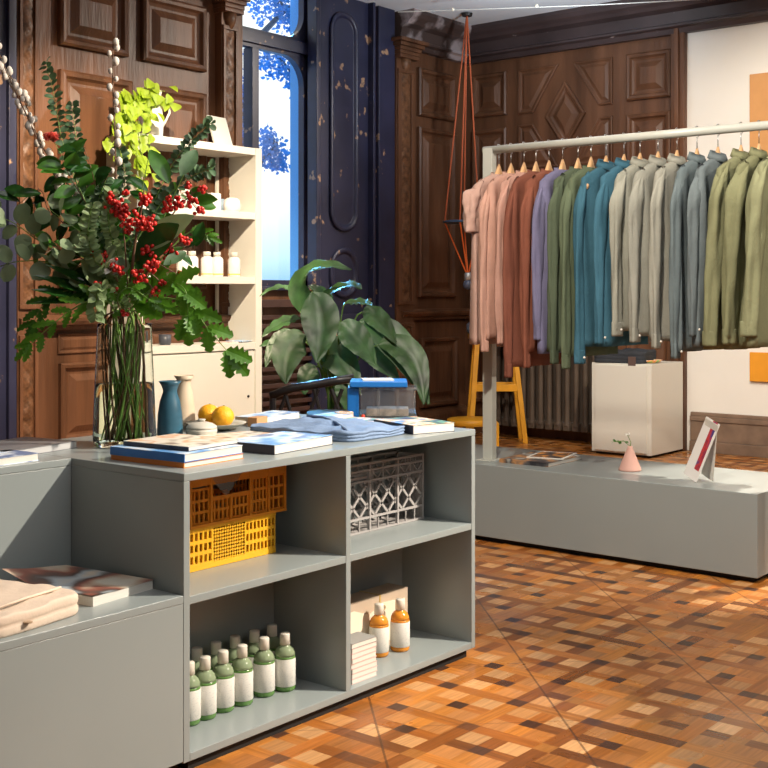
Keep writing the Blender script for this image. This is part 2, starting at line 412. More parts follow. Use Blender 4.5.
# right wall panels
def Y(px): return atx(px, 300, XR).y
def VR(px, py): return atx(px, py, XR).z
m = MB()
Rr = lambda px0, px1, z0, z1: rect(Y(px1), Y(px0), z0, z1)
ztop = VR(650, 52); zmid = VR(650, 99)
zt2 = VR(650, 113)
moulded(m, Rr(628, 672, zmid, ztop), RGT, 1.1)
moulded(m, Rr(628, 672, .5*(zt2)+.75, zt2), RGT, 1.1)
moulded(m, Rr(628, 672, 1.16, .5*(zt2)+.68), RGT, 1.1)
moulded(m, Rr(474, 508, zmid, ztop), RGT, 1.1)
moulded(m, Rr(474, 508, 1.16, zt2), RGT, 1.1)
# central group: four trapezoids round a diamond
yl, yc_, yr = Y(519), Y(566), Y(613); zc = (zmid+zt2)/2; dd = .34; g = .05
for sx_ in (-1, 1):
    ye = yr if sx_ < 0 else yl
    for sz_ in (-1, 1):
        zo = ztop if sz_ > 0 else 2*zc-ztop
        zi = zc+sz_*g
        moulded(m, [(ye, zi), (ye, zo), (yc_+sx_*.07, zo), (yc_+sx_*.33, zi)], RGT, .58)
moulded(m, [(yc_-.2, zc), (yc_, zc+.30), (yc_+.2, zc), (yc_, zc-.30)], RGT, .9)
moulded(m, Rr(519, 613, 1.16, 2*zc-ztop-.08), RGT, 1.0)
for a, b in ((474, 508), (519, 613), (628, 672)): moulded(m, Rr(a, b, .25, .95), RGT, 1.0)
struct('trim_10', m, WOOD, label='raised wood panels with a diamond on the right wall')
m = MB(); mouldrail(m, RGT, YP, YW-.03, RAILP(1.06)); struct('trim_11', m, WOOD, label='dado rail along the right wall')
m = MB(); m.box((XR-.06, YP-.02, FZ), (XR+.002, YP+.10, 3.4)); m.box((XR-.085, YP+.02, FZ), (XR, YP+.06, 3.4)); struct('trim_12', m, WOOD, label='upright wood trim where plaster meets panelling', bevel=.006)

# --- navy pier right of the window, with rounded sunk panels
def rpoly(u0, u1, z0, z1, r, n=6):
    pts = []
    for cx_, cz, a0 in ((u1-r, z0+r, -90), (u1-r, z1-r, 0), (u0+r, z1-r, 90), (u0+r, z0+r, 180)):
        for i in range(n+1):
            a = math.radians(a0+90*i/n); pts.append((cx_+r*math.cos(a), cz+r*math.sin(a)))
    return pts
PX0, PX1 = U(318, 300, .05), U(375, 300, .10)
m = MB(); m.box((WX1, YW-.05, FZ), (PX1, YW+.002, ZC)); m.box((PX0-.07, YW-.10, FZ), (PX0-.02, YW, ZC)); m.box((PX1-.03, YW-.11, FZ), (PX1, YW, ZC))
SP = [(0, 0), (0, .022), (.02, .03), (.04, .022), (.05, .004), (.06, .004)]
P5 = lambda u, v, w: Vector((u, YW-.05-w, v))
u0, u1 = PX0+.13, PX1-.17
moulded(m, rpoly(u0, u1, V(345, 232), V(345, 15), .16), P5, 1.0, SP)
moulded(m, rpoly(u0, u1, V(345, 298), V(345, 248), .17), P5, 1.0, SP)
moulded(m, rpoly(u0, u1, .2, .95, .17), P5, 1.0, SP)
m.box((WX1+.02, YW-.14, 1.02), (PX1+.0, YW, 1.08))
struct('trim_13', m, NAVY, label='navy flaking pier with rounded panels right of the window', bevel=.006)
m = MB(); m.box((U(379, 300, .07), YW-.07, FZ), (U(395, 300, .07), YW+.002, ZC)); struct('trim_14', m, NAVY, label='plain navy strip beside the pier', bevel=.006)
m = MB(); m.box((U(376), YW-.012, FZ), (U(378.6), YW+.002, ZC)); struct('trim_15', m, DARK, label='painted shade in the gap between the pier and the strip')  # near-black strip stands for the shade inside this gap
m = MB(); m.box((2.7, YW-.10, FZ), (U(16, 300, .12), YW+.002, ZC)); m.box((U(8, 300, .12), YW-.13, FZ), (U(16, 300, .12), YW, ZC)); struct('trim_16', m, NAVY, label='navy pier at the far left of the back wall', bevel=.006)

# --- window
YG = YW+.07
m = MB(); zt0, zt1 = V(280, 52)+.0, V(280, 33)
fr = [((WX0, zt0), (WX1, zt1)), ((WX0, WZ0), (WX0+.012, ZC)), ((WX1-.045, WZ0), (WX1, ZC)), ((WX0, WZ0), (WX1, WZ0+.05)), ((aty(251, 100, YW+.04).x, WZ0), (aty(259, 100, YW+.04).x, zt0))]
for (a, b), (c, d) in fr: m.box((a, YG-.03, b), (c, YG+.03, d))
m.box((aty(252.5, 100, YG-.05).x, YG-.05, WZ0), (aty(257, 100, YG-.05).x, YG+.05, zt0)); m.box((WX0, YG-.06, zt0+.03), (WX1, YG+.05, zt1-.03))
# curved spandrels at the corners of the openings
def spandrel(mb, cx_, cz, r, sx_, sz_):
    pts = [(cx_, cz)]+[(cx_-sx_*r*(1-math.sin(t)), cz-sz_*r*(1-math.cos(t))) for t in [math.pi/2*i/8 for i in range(9)]]
    mb.loft([[Vector((x, y, z)) for x, z in pts] for y in (YG-.03, YG+.03)], True)
spandrel(m, WX1-.045, zt0, .22, 1, 1); spandrel(m, WX1-.045, zt1, .20, 1, -1)
w1 = struct('window_1', m, NAVY, label='tall navy framed window with a transom and curved corners', bevel=.004)
m = MB(); m.box((WX0, YW-.06, WZ0-.03), (WX1, YW+.12, WZ0)); m.build('window_sill', NAVY, w1, bevel=.004)
m = MB(); m.box((WX1-.012, YW+.075, WZ0), (WX1, YW+.22, ZC)); m.build('window_reveal', mat('reveal_sky_reflection', (.10, .36, .75), .5), w1)  # blue of the reflected sky is put into the reveal colour
GLS = bpy.data.materials.new('window_glass'); GLS.use_nodes = True
n_ = GLS.node_tree.nodes; n_.clear(); o_ = n_.new('ShaderNodeOutputMaterial'); x_ = n_.new('ShaderNodeMixShader'); t_ = n_.new('ShaderNodeBsdfTransparent'); g_ = n_.new('ShaderNodeBsdfGlossy')
g_.inputs['Roughness'].default_value = .02; x_.inputs[0].default_value = .05
for a_, b_ in ((t_.outputs[0], x_.inputs[1]), (g_.outputs[0], x_.inputs[2]), (x_.outputs[0], o_.inputs[0])): GLS.node_tree.links.new(a_, b_)
m = MB(); m.box((WX0, YG-.004, WZ0), (WX1, YG+.004, ZC)); m.build('pane', GLS, w1)
# wall under the window: slatted cover
m = MB()
for i in range(14): m.box((WX0+.03, YW-.05, .20+i*.065), (WX1-.03, YW-.01, .235+i*.065))
for x in (WX0, WX1-.04): m.box((x, YW-.06, FZ), (x+.04, YW+.002, 1.26))
m.box((WX0, YW-.07, 1.14), (WX1, YW+.002, 1.2)); struct('trim_17', m, mat('dark_slat_wood', (.045, .022, .018), .45, var=.3), label='slatted wood cover under the window', bevel=.004)

# ================================================================== OUTSIDE
def leaf(mb, base, d, nrm, L, W, shape='oval', bend=.25, fold=.18, n=6, cup=0):
    d = Vector(d).normalized(); nrm = Vector(nrm); s = d.cross(nrm)
    s = s.normalized() if s.length > 1e-4 else d.orthogonal().normalized(); nn = s.cross(d).normalized()
    base = Vector(base); rows = []
    for i in range(n+1):
        t = i/n
        if shape == 'oval': w = math.sin(math.pi*min(1, t*.97+.02))**.75
        elif shape == 'round': w = math.sqrt(max(0, 1-(2*t-1)**2))*1.0
        elif shape == 'heart': w = (math.sin(math.pi*(t**.6)))**.8
        elif shape == 'lance': w = math.sin(math.pi*t**.75)**.9
        else: w = math.sin(math.pi*t)
        if shape == 'lobed': w = math.sin(math.pi*min(1, t*.95+.03))**.6*(.55+.45*(i % 2))
        w = max(w, .02)*W/2
        c = base+d*L*t*(1-bend*.3*t)+nn*(-bend*L*t*t)
        up = nn*(fold*w*2*(1-cup))
        rows.append([c-s*w+up, c-s*w*.5+up*.35, c, c+s*w*.5+up*.35, c+s*w+up])
    mb.loft(rows, False, False)
def rdir(r, el=(-.3, 1)):
    a = r.uniform(0, 2*math.pi); return Vector((math.cos(a), math.sin(a), r.uniform(*el))).normalized()
TREEL = leafmat('outdoor_foliage', (.035, .15, .36), .6)  # blue cast of the outdoor light is put into leaf and bark colours
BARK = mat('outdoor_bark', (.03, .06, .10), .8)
def tree(px, clusters, d, label, seed, trunk):
    r = random.Random(seed); base = atd(px, HY, d); base.z = -.5
    t = thing('garden_tree', label, 'tree', base, 0, 'trees outside the window')
    m = MB(); lv = MB()
    pts = [atd(a, b, d)-base for a, b in trunk]; m.tube([Vector((0, 0, 0))]+pts, [.12]+[.07*(1-.8*i/len(pts)) for i in range(len(pts))], 6)
    for (cx_, cy, rx, ry, n) in clusters:
        c = atd(cx_, cy, d)-base; near = min(pts, key=lambda p: (p-c).length); m.tube([near, (near+c)/2+Vector((0, 0, .1)), c], [.03, .02, .01], 5)
        for i in range(n*4):
            a = r.uniform(0, 6.28); q = r.random()**.65; dx = math.cos(a)*q*rx*1.25*d/F; dz = math.sin(a)*q*ry*1.25*d/F
            p = c+RIGHT*dx+UP*dz+FWD*r.uniform(-.6, .6)
            leaf(lv, p, rdir(r, (-1, .5)), rdir(r), r.uniform(.035, .075)*d/14, .04*d/14, 'oval', n=3)
    m.build('trunk', BARK, t); lv.build('leaves', TREEL, t)
tree(240, [(275, 8, 22, 11, 90), (292, 18, 14, 9, 50), (268, 60, 12, 10, 30), (283, 66, 16, 8, 40), (296, 80, 8, 14, 60), (246, 95, 5, 30, 40)], 14, 'blue shaded tree filling the top of the window', 1, [(236, 200), (240, 120), (256, 40), (285, 10)])
tree(232, [(268, 142, 8, 12, 46), (278, 153, 10, 12, 46), (272, 163, 12, 6, 30), (248, 150, 5, 14, 30)], 12, 'smaller tree with a leafy bough across the window middle', 2, [(230, 250), (240, 180), (262, 158), (275, 150)])
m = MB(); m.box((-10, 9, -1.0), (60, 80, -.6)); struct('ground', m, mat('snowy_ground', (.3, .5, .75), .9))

# ================================================================== COUNTER
Y0 = 2.424; XL, XM, XRR = 2.145, 2.815, 3.5; HC = .77; YB = 3.32; T = .022; YI = 2.735
t = thing('shelving_counter', 'waist-high grey counter with four open bays facing the shop floor', 'counter', (XL, Y0, FZ))
def lb(x0, y0, z0, x1, y1, z1, mb=None):
    m = mb or MB(); m.box((x0-XL, y0-Y0, z0-FZ), (x1-XL, y1-Y0, z1-FZ)); return m
lb(XL, Y0, HC-T, XRR, YB, HC).build('countertop', GREY, t, bevel=.002)
lb(XL, Y0+.001, 0, XL+T, YB, HC-T).build('side_panel', GREY, t, bevel=.0015)
lb(XRR-T, Y0+.001, 0, XRR, YB, HC-T).build('side_panel', GREY, t, bevel=.0015)
lb(XM-T/2, Y0+.001, T, XM+T/2, YI, HC-T).build('divider', GREY, t, bevel=.0015)
lb(XL+T, YI, 0, XRR-T, YI+.018, HC-T).build('back_panel', GREY, t)
lb(XL+T, Y0+.001, 0, XRR-T, YI, T).build('bottom_board', GREY, t, bevel=.0015)
for a, b in ((XL+T, XM-T/2), (XM+T/2, XRR-T)): lb(a, Y0+.002, .44-T, b, YI, .44).build('shelf', GREY, t, bevel=.0015)
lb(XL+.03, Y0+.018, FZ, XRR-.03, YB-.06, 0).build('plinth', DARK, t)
lb(XL+T, YB-.02, 0, XRR-T, YB, HC-T).build('rear_panel', GREY, t)
# left rear unit
XF = .9
t = thing('tall_cabinet', 'closed waist-high grey cabinet left of the open counter, behind the low bench', 'cabinet', (XF, 2.91, FZ))
m = MB(); m.box((0, 0, .035), (XL-XF-.001, YB-2.91, HC-FZ-T)); m.build('body', GREY, t, bevel=.0015)
m = MB(); m.box((0, -.001, HC-FZ-T+.0005), (XL-XF-.001, YB-2.91, HC-FZ)); m.build('countertop', GREY, t, bevel=.002)
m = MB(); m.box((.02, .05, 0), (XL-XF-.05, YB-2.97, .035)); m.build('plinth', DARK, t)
t = thing('low_bench_cabinet', 'low grey bench cabinet against the left end of the counter, folded shirt on top', 'cabinet', (XF, Y0, FZ))
m = MB(); m.box((0, .0012, .035), (XL-XF-.001, 2.908-Y0, .447-FZ-T)); m.build('body', GREY, t, bevel=.0015)
m = MB(); m.box((0, 0, .447-FZ-T+.0005), (XL-XF-.001, 2.908-Y0, .447-FZ)); m.build('bench_top', GREY, t, bevel=.002)
m = MB(); m.box((.02, .05, 0), (XL-XF-.05, .45, .035)); m.build('plinth', DARK, t)

# ================================================================== PODIUM
PX, PYR, PYL, PB, HP = 5.136, 2.055, 4.1, 5.80, .366
t = thing('display_podium', 'long low grey podium standing under the clothes rack', 'podium', (PX, PYR, FZ))
m = MB(); m.box((0, 0, .025), (PB-PX, PYL-PYR, HP-FZ)); m.build('body', GREY, t, bevel=.003)
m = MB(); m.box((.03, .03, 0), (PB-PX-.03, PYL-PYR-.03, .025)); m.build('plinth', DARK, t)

# ================================================================== CLOTHES RACK
BX, BZ = 5.30, 2.006
t = thing('clothes_rack', 'cream metal clothes rack with a round rail holding the shirts', 'clothes rack', (BX, 3.58, HP))
m = MB(); m.box((-.022, -.03, .004), (.022, .03, BZ-HP+.01)); m.build('post', OFFW, t, bevel=.003)
m = MB(); m.box((-.022, 1.985-3.58-.03, FZ-HP+.004), (.022, 1.985-3.58+.03, BZ-HP+.01)); m.build('post', OFFW, t, bevel=.003)
m = MB(); m.tube([(0, .035, BZ-HP), (0, 1.94-3.58, BZ-HP)], .021, 20); m.build('rail', OFFW, t, smooth=True)
for y, zz in ((0, 0), (1.985-3.58, FZ-HP)):
    m = MB(); m.box((-.06, y-.05, zz), (.06, y+.05, zz+.005)); m.build('foot_plate', OFFW, t, bevel=.001)

# hanger
def make_hanger():
    h = thing('clothes_hanger', 'x', 'hanger', (0, 0, 0), 0, 'wooden hangers on the rack rail')
    m = MB(); pts = []
    for i in range(21):
        x = -.20+.40*i/20; t_ = abs(x)/.20; pts.append(Vector((x, 0, -.129-.090*t_-.030*min(1, t_*4))))
    rings = []
    for p in pts:
        t_ = abs(p.x)/.20; hh = .040*math.exp(-(p.x/.035)**2)+.020; th = .0105*(1-t_)+.008*t_
        rings.append([p+Vector((0, a*th, b*hh)) for a, b in ((-1, -.4), (-.9, .45), (-.45, .85), (.45, .85), (.9, .45), (1, -.4))])
    m.loft(rings, True); m.build('shoulder_bar', HANGW, h, smooth=True)
    m = MB(); arc = [(0, 0, -.07), (0, 0, -.038)]
    for i in range(9):
        a = math.radians(-60+i*31); arc.append((math.sin(a)*0, .0255*math.sin(a+math.pi/2*0)*1, 0)) if False else None
    cc = [(.0255*math.cos(math.radians(a)), .0255*math.sin(math.radians(a))) for a in range(-90, 150, 24)]
    pth = [(0, 0, -.085), (0, 0, -.05)]+[(x, 0, z) for x, z in cc]
    m.tube(pth, .0022, 6); m.build('hook', CHROME, h, smooth=True)
    return h
# garments
def garment(name, label, cat, y, col, blen, slen, kind='shirt', yaw=0, lean=0., wide=1., seed=0, group=None, sway=0.):
    """col linear rgb; blen body length below collar; slen sleeve length below shoulder"""
    r = random.Random(seed); fm = mat('fabric_'+name+'_'+str(seed), col, .85, var=.10, vscale=9, bump=.25, bscale=90, spec=.2)
    g = thing(name, label, cat, (BX, y, BZ-.122), yaw, group)
    ph = [r.uniform(0, 6.28) for _ in range(6)]
    # body
    m = MB(); rings = []; NS = 40; NV = 26
    for j in range(NV+1):
        t_ = j/NV; z = -.012-blen*t_
        dz = -z
        if dz < .10: w = .055+(.208-.055)*min(1, max(0, dz-.012)/.068)**.85
        else: w = .208+.015*min(1, (dz-.09)/.2)+.015*t_
        w *= wide; th = .021+.010*min(1, dz/.12)+.008*t_
        ring = []
        for i in range(NS):
            a = 2*math.pi*i/NS; ca, sa = math.cos(a), math.sin(a)
            x = w*math.copysign(abs(ca)**.75, ca); yy = th*math.copysign(abs(sa)**.7, sa)
            f = min(1, dz/.25)*(.012*math.sin(x*38+ph[0]+1.5*t_)+.008*math.sin(x*71+ph[1]-2*t_))*(1 if True else sa)
            ring.append(Vector((x, yy+f+lean*dz, z)))
        rings.append(ring)
    m.loft(rings, True); m.build('body', fm, g, smooth=True)
    # sleeves
    for s in (-1, 1):
        m = MB(); rings = []; N2 = 22; NL = 26
        r0 = {'tee': .056, 'jacket': .064}.get(kind, .049)
        sy = r.uniform(-.008, .008)
        for j in range(NL+1):
            t_ = j/NL; dz = slen*t_*(1 if s < 0 else .84)
            x = s*(.172*wide+.050*min(1, t_*5)**.7+.012*math.sin(t_*2.5))+(sway*t_ if s < 0 else 0)
            z = -.072-dz
            ra = r0*(.55+.45*min(1, t_*6))*(1-.30*t_) if kind != 'tee' else r0*(.6+.5*min(1, t_*4))
            rb = ra*(.50 if kind != 'jacket' else .62)
            if kind in ('shirt', 'jacket') and t_ > .90: ra *= 1.05
            if kind == 'knit' and t_ > .9: ra *= .82; rb *= .85
            ring = []
            for i in range(N2):
                a = 2*math.pi*i/N2
                f = 1+.22*math.sin(3*a+ph[2]+t_*5)+.12*math.sin(5*a+ph[3]-4*t_)+.06*math.sin(t_*30+a*2+ph[4])*(1-.5*t_)
                ring.append(Vector((x+ra*.85*math.cos(a)*f, sy+s*0+lean*(dz+.06)+rb*math.sin(a)*f, z+.03*max(0, 1-t_*7)*(-math.cos(a)*s))))
            rings.append(ring)
        m.loft(rings, True); sl = m.build('sleeve', fm, g, smooth=True)
        if kind in ('shirt', 'jacket', 'knit'):
            last = rings[-1]; c = sum(last, Vector())/N2
            cm = MB(); cr = []
            for dz, k in ((.055, 1.04), (.05, 1.07), (.0, 1.07), (-.012, 1.05), (-.012, .9)):
                cr.append([c+(p-c)*k+Vector((0, 0, dz-0.0)) for p in last])
            cm.loft(cr, True); cf = cm.build('cuff', fm, sl, smooth=True)
            if kind == 'shirt':
                b = MB(); b.ball(c+Vector((-.01*s-.03, -.036, .02)), .006, 8, 4); b.build('button', mat('shell_button', (.75, .72, .65), .3), sl, smooth=True)
    # collar / neck band
    m = MB(); rings = []
    prof = [(.064, -.012, 1.), (.060, .022, 1.), (.056, .030, 1.), (.075, -.006, 1.35), (.068, -.01, 1.3)] if kind in ('shirt', 'jacket') else [(.070, -.03, 1.), (.066, .002, 1.), (.060, .004, 1.), (.06, -.02, 1.)]
    for w, z, k in prof:
        rings.append([Vector((w*math.cos(2*math.pi*i/20), (.03*k)*math.sin(2*math.pi*i/20)+lean*.02, z-.012+(.012*math.sin(2*math.pi*i/20)))) for i in range(20)])
    m.loft(rings, False); m.build('collar', fm, g, smooth=True)
    return g
hang = make_hanger()
GA = [ # px of hanger head, kind, colour, body hem px, sleeve end px, lean, wide, label
 (499, 'tee', (0.496, 0.320, 0.264), 343, 232, .0, 1.05, 'pale pink short-sleeved tee at the left end of the rack'),
 (511, 'knit', (0.496, 0.288, 0.224), 338, 350, .0, 1.0, 'blush pink long-sleeved top, second from the left on the rack'),
 (524, 'knit', (0.464, 0.264, 0.208), 345, 342, .0, 1.0, 'blush pink crinkled top beside the first rust sweater'),
 (536, 'knit', (0.192, 0.068, 0.044), 365, 376, .0, 1.0, 'rust brown sweater, the longest hanging one, left of its twin'),
 (549, 'knit', (0.208, 0.072, 0.044), 350, 366, .0, 1.0, 'rust brown sweater next to the violet blue one'),
 (562.6, 'knit', (0.160, 0.152, 0.248), 352, 338, .0, 1.0, 'violet blue sweatshirt between the rust and green tops'),
 (578, 'knit', (0.084, 0.108, 0.068), 350, 362, .0, 1.0, 'dark moss green top right of the violet blue sweatshirt'),
 (591, 'knit', (0.104, 0.132, 0.080), 355, 367, .0, 1.0, 'moss green top just left of the teal shirts'),
 (606, 'shirt', (0.042, 0.118, 0.165), 345, 362, .0, 1.0, 'teal blue shirt with a buttoned cuff, nearer the green tops'),
 (624, 'shirt', (0.046, 0.130, 0.185), 345, 342, .0, 1.0, 'teal blue shirt beside the first light grey shirt'),
 (640, 'shirt', (0.288, 0.288, 0.240), 330, 334, .0, 1.0, 'light grey shirt right next to the teal shirts'),
 (658, 'shirt', (0.272, 0.272, 0.232), 335, 340, .0, 1.0, 'light grey shirt, middle one of three'),
 (677, 'shirt', (0.288, 0.284, 0.240), 340, 346, .0, 1.0, 'light grey shirt with an open buttoned cuff beside the slate shirts'),
 (697, 'shirt', (0.128, 0.160, 0.168), 350, 356, .0, 1.0, 'slate grey shirt right of the light grey ones'),
 (718, 'shirt', (0.136, 0.164, 0.172), 345, 334, .0, 1.0, 'slate grey shirt touching the first olive jacket'),
 (741, 'jacket', (0.200, 0.204, 0.112), 348, 344, .045, 1.05, 'olive green jacket beside the slate shirts'),
 (759, 'jacket', (0.188, 0.192, 0.104), 348, 342, .05, 1.05, 'olive green jacket, middle one of the three'),
 (779, 'jacket', (0.232, 0.240, 0.136), 345, 334, .055, 1.10, 'olive green jacket cut off by the right edge of the photo'),
]
for i, (px, kind, col, hem, slv, lean, wide, lab) in enumerate(GA):
    p = atx(px, 150, BX); y = p.y
    q = atx(px, hem, BX).z; zt_ = BZ-.122
    blen = zt_-q-.012; near = atx(px, slv, BX-.2).z; slen = zt_-.072-near
    h = hang if i == 0 else dup(hang, (0, 0, 0))
    h.location = (BX, y, BZ); h['label'] = 'wooden hanger holding the '+lab.split(',')[0]
    nm = {'tee': 't_shirt', 'knit': 'sweater', 'shirt': 'button_shirt', 'jacket': 'jacket'}[kind]
    garment(nm, lab, {'tee': 't-shirt', 'knit': 'sweater', 'shirt': 'shirt', 'jacket': 'jacket'}[kind], y, col, blen, slen, kind, random.uniform(-.04, .04), lean, wide, i+1, 'garments on the rack')

# ================================================================== CRATES
def slots(mb, mp, u0, u1, v0, v1, nu, nv, bu, bv, th=.006):
    """grid of bars with nu x nv holes"""
    hu = (u1-u0-(nu+1)*bu)/nu; hv = (v1-v0-(nv+1)*bv)/nv
    for i in range(nu+1):
        a = u0+i*(hu+bu); mb.box(mp(a, v0, 0), mp(a+bu, v1, th))
    for j in range(nv+1):
        a = v0+j*(hv+bv); mb.box(mp(u0, a, .0004), mp(u1, a+bv, th-.0004))
def lattice(mb, mp, u0, u1, v0, v1, n, th=.005, w=.004):
    """diagonal bars clipped to a rectangle"""
    W, Hh = u1-u0, v1-v0; step = W/n
    for s in (-1, 1):
        k = -Hh
        while k < W+Hh:
            pts = []
            for v in (0, Hh):
                pts.append((k+v if s > 0 else k-v+0, v))
            (a, va), (b, vb) = pts
            def clip(a, va, b, vb):
                lo, hi = 0., 1.; da = b-a
                if abs(da) < 1e-9: return None
                t0, t1 = (0-a)/da, (W-a)/da
                if t0 > t1: t0, t1 = t1, t0
                lo = max(lo, t0); hi = min(hi, t1)
                return None if lo >= hi-.02 else (a+da*lo, va+(vb-va)*lo, a+da*hi, va+(vb-va)*hi)
            c = clip(a, va, b, vb)
            if c:
                x0, z0, x1, z1 = c; d = Vector((x1-x0, z1-z0)).normalized(); nx, nz = -d.y*w/2, d.x*w/2
                q = [(x0-nx, z0-nz), (x1-nx, z1-nz), (x1+nx, z1+nz), (x0+nx, z0+nz)]
                mb.loft([[mp(u0+x, v0+z, h_) for x, z in q] for h_ in (0.001, th-.001)], True)
            k += step
CY = mat('yellow_plastic', (.80, .42, .02), .4, var=.06); CO = mat('orange_plastic', (.72, .26, .02), .42, var=.06); CG = mat('grey_plastic', (.36, .34, .33), .45, var=.05)
def crate_shell(t, mt, W, D, Hh, front):
    """front builds the long side in (u,v,w)"""
    for nm, mp, L_ in (('long_side', lambda u, v, w: Vector((u, w, v)), W), ('long_side', lambda u, v, w: Vector((u, D-w, v)), W)):
        m = MB(); front(m, mp, L_, Hh); m.build(nm, mt, t)
    for x, sg in ((0, 1), (W, -1)):
        m = MB(); mp = lambda u, v, w: Vector((x+sg*w, u, v)); slots(m, mp, .008, D-.008, .004, Hh-.004, 8, 3, .008, .012); m.build('short_side', mt, t)
    m = MB(); m.box((.004, .004, 0), (W-.004, D-.004, .004)); m.build('base', mt, t)
q0 = atz(188, 574, .44); q1 = atz(275.5, 552, .44); CYY = (q0.y+q1.y)/2; yx0 = max(XL+T+.004, aty(188.5, 560, CYY).x); yx1 = aty(275.5, 552, CYY).x; hY = aty(188, 530.5, CYY).z-.44; hO = aty(188, 481, CYY).z-.44-hY-.002; ox1 = aty(284.6, 500, CYY).x
t = thing('plastic_crate', 'yellow plastic crate, lower of the two in the upper left bay', 'crate', (yx0, CYY, .441), 0, 'two stacked crates in the upper left bay')
def fy(m, mp, L_, Hh):
    slots(m, mp, 0, L_*.27, .010, Hh-.004, 5, 3, .007, .011); lattice(m, mp, L_*.27, L_*.63, .014, Hh-.006, 6.5, .006, .0066)
    slots(m, mp, L_*.63, L_, .010, Hh-.004, 8, 3, .0062, .011); m.box(mp(0, 0, -.001), mp(L_, .016, .008)); m.box(mp(0, Hh-.008, -.002), mp(L_, Hh, .010))
crate_shell(t, CY, yx1-yx0, YI-CYY-.012, hY, fy)
t = thing('plastic_crate', 'dark orange plastic crate with a hand hole, upper of the two stacked', 'crate', (yx0, CYY-.002, .4425+hY), 0, 'two stacked crates in the upper left bay')
def fo(m, mp, L_, Hh):
    a = L_*.2; b = L_*.6
    slots(m, mp, 0, a, .006, Hh-.028, 4, 3, .006, .008); slots(m, mp, a, b, .006, Hh*.55, 9, 2, .0065, .008)
    slots(m, mp, b, L_*.8, .006, Hh-.02, 5, 3, .006, .008); slots(m, mp, L_*.8, L_, .006, Hh-.02, 3, 3, .006, .008)
    for x in (0, a, a+(b-a)/2, b, L_*.8, L_-.008): m.box(mp(x, 0, -.005), mp(x+.009, Hh if abs(x-(a+(b-a)/2)) > .01 else Hh*.55, .006))
    m.box(mp(0, Hh-.022, -.004), mp(L_, Hh, .006)); m.box(mp(0, 0, -.007), mp(L_, .008, .006)); m.box(mp(a, Hh*.55-.004, -.004), mp(b, Hh*.55+.006, .006))
crate_shell(t, CO, ox1-yx0, YI-CYY-.010, min(hO, .745-.4425-hY), fo)
m = MB()
film = mat('clear_film', (.8, .85, .9), .12, trans=.85, ior=1.2)
rings = [[Vector((-.062+.062*j/3*(1-i/5)+.062*(j/3)*(1), -.003-.004*math.sin(i*2+j), .055-.055*i/5*(1-abs(j-1.5)/3)) ) for j in range(4)] for i in range(6)]
for i in range(6):
    pass
pts = [(-.07, 0, .045), (-.02, 0, .05), (.06, 0, .058), (.012, -.004, .012), (-.02, -.006, -.012), (-.045, -.004, .01), (-.01, -.010, .025), (.02, -.009, .04)]
m.add([Vector(p) for p in pts], [(0, 5, 6), (0, 6, 1), (1, 6, 7), (1, 7, 2), (2, 7, 3), (3, 7, 6), (3, 6, 4), (4, 6, 5)])
o = m.build('plastic_film', film); o.location = (aty(228, 490, CYY).x, CYY-.008, .4425+hY+hO*.66); tag(o, 'crumpled clear plastic film hanging over the hand hole of the orange crate', 'plastic film')
g0 = atz(352, 536, .44); g1 = atz(423, 517, .44); GY = (g0.y+g1.y)/2; GY -= .012; gx0 = XM+T/2+.003; gx1 = aty(423, 517, GY).x; hG = aty(423, 453, GY).z-.441
t = thing('plastic_crate', 'grey lattice crate alone in the upper right bay', 'crate', (gx0, GY, .441))
def fg(m, mp, L_, Hh):
    n = 4; c = L_/n; h1 = Hh*.22; h2 = Hh*.72
    for i in range(n+1): m.box(mp(min(L_-.008, i*c), 0, -.004), mp(min(L_-.008, i*c)+.008, Hh, .006))
    for z in (0, h1-.006, h2, Hh-.030, Hh-.008): m.box(mp(0, z, -.003), mp(L_, z+.007, .006))
    for i in range(n):
        lattice(m, mp, i*c+.007, (i+1)*c, h1, h2, 2.0, .006, .0085)
        for k in range(1, 3): m.box(mp(i*c+c*k/3, 0, 0), mp(i*c+c*k/3+.004, h1, .005))
        if i != 1: m.box(mp(i*c+c/2, h2, 0), mp(i*c+c/2+.004, Hh, .005))
        if i in (0, 2, 3): lattice(m, mp, i*c+.007, (i+1)*c, h2+.006, Hh-.03, 2, .005, .004)
    m.box(mp(c+.01, h2+.012, .003), mp(2*c-.004, h2+.02, .007))
crate_shell(t, CG, gx1-gx0, YI-GY-.01, hG, fg)

# ================================================================== BOTTLES
def bottle_mat(name, col, tr=.35): return mat(name, col, .16, trans=tr, ior=1.3, coat=.3)
GB = bottle_mat('green_liquid', (.17, .36, .10)); AB = bottle_mat('amber_liquid', (.85, .34, .04), .3); CB = mat('frosted_shoulder', (.40, .50, .31), .18, trans=.4, ior=1.2); CAPM = mat('cap_cream', (.72, .68, .60), .4, var=.05)
def label_mat():
    m = mat('bottle_label', (.66, .65, .60), .6); n = m.node_tree.nodes; L = m.node_tree.links; b = n['Principled BSDF']
    t = n.new('ShaderNodeTexCoord'); mp = n.new('ShaderNodeMapping'); mp.inputs['Scale'].default_value = (160, 160, 330); w = n.new('ShaderNodeTexNoise'); w.inputs['Scale'].default_value = 1.4
    L.new(t.outputs['Object'], mp.inputs[0]); L.new(mp.outputs[0], w.inputs['Vector'])
    c = n.new('ShaderNodeValToRGB'); c.color_ramp.elements[0].position = .34; c.color_ramp.elements[1].position = .40
    c.color_ramp.elements[0].color = (.50, .50, .48, 1); c.color_ramp.elements[1].color = (.66, .65, .60, 1); L.new(w.outputs[0], c.inputs[0]); L.new(c.outputs[0], b.inputs['Base Color']); return m
LBM = label_mat()
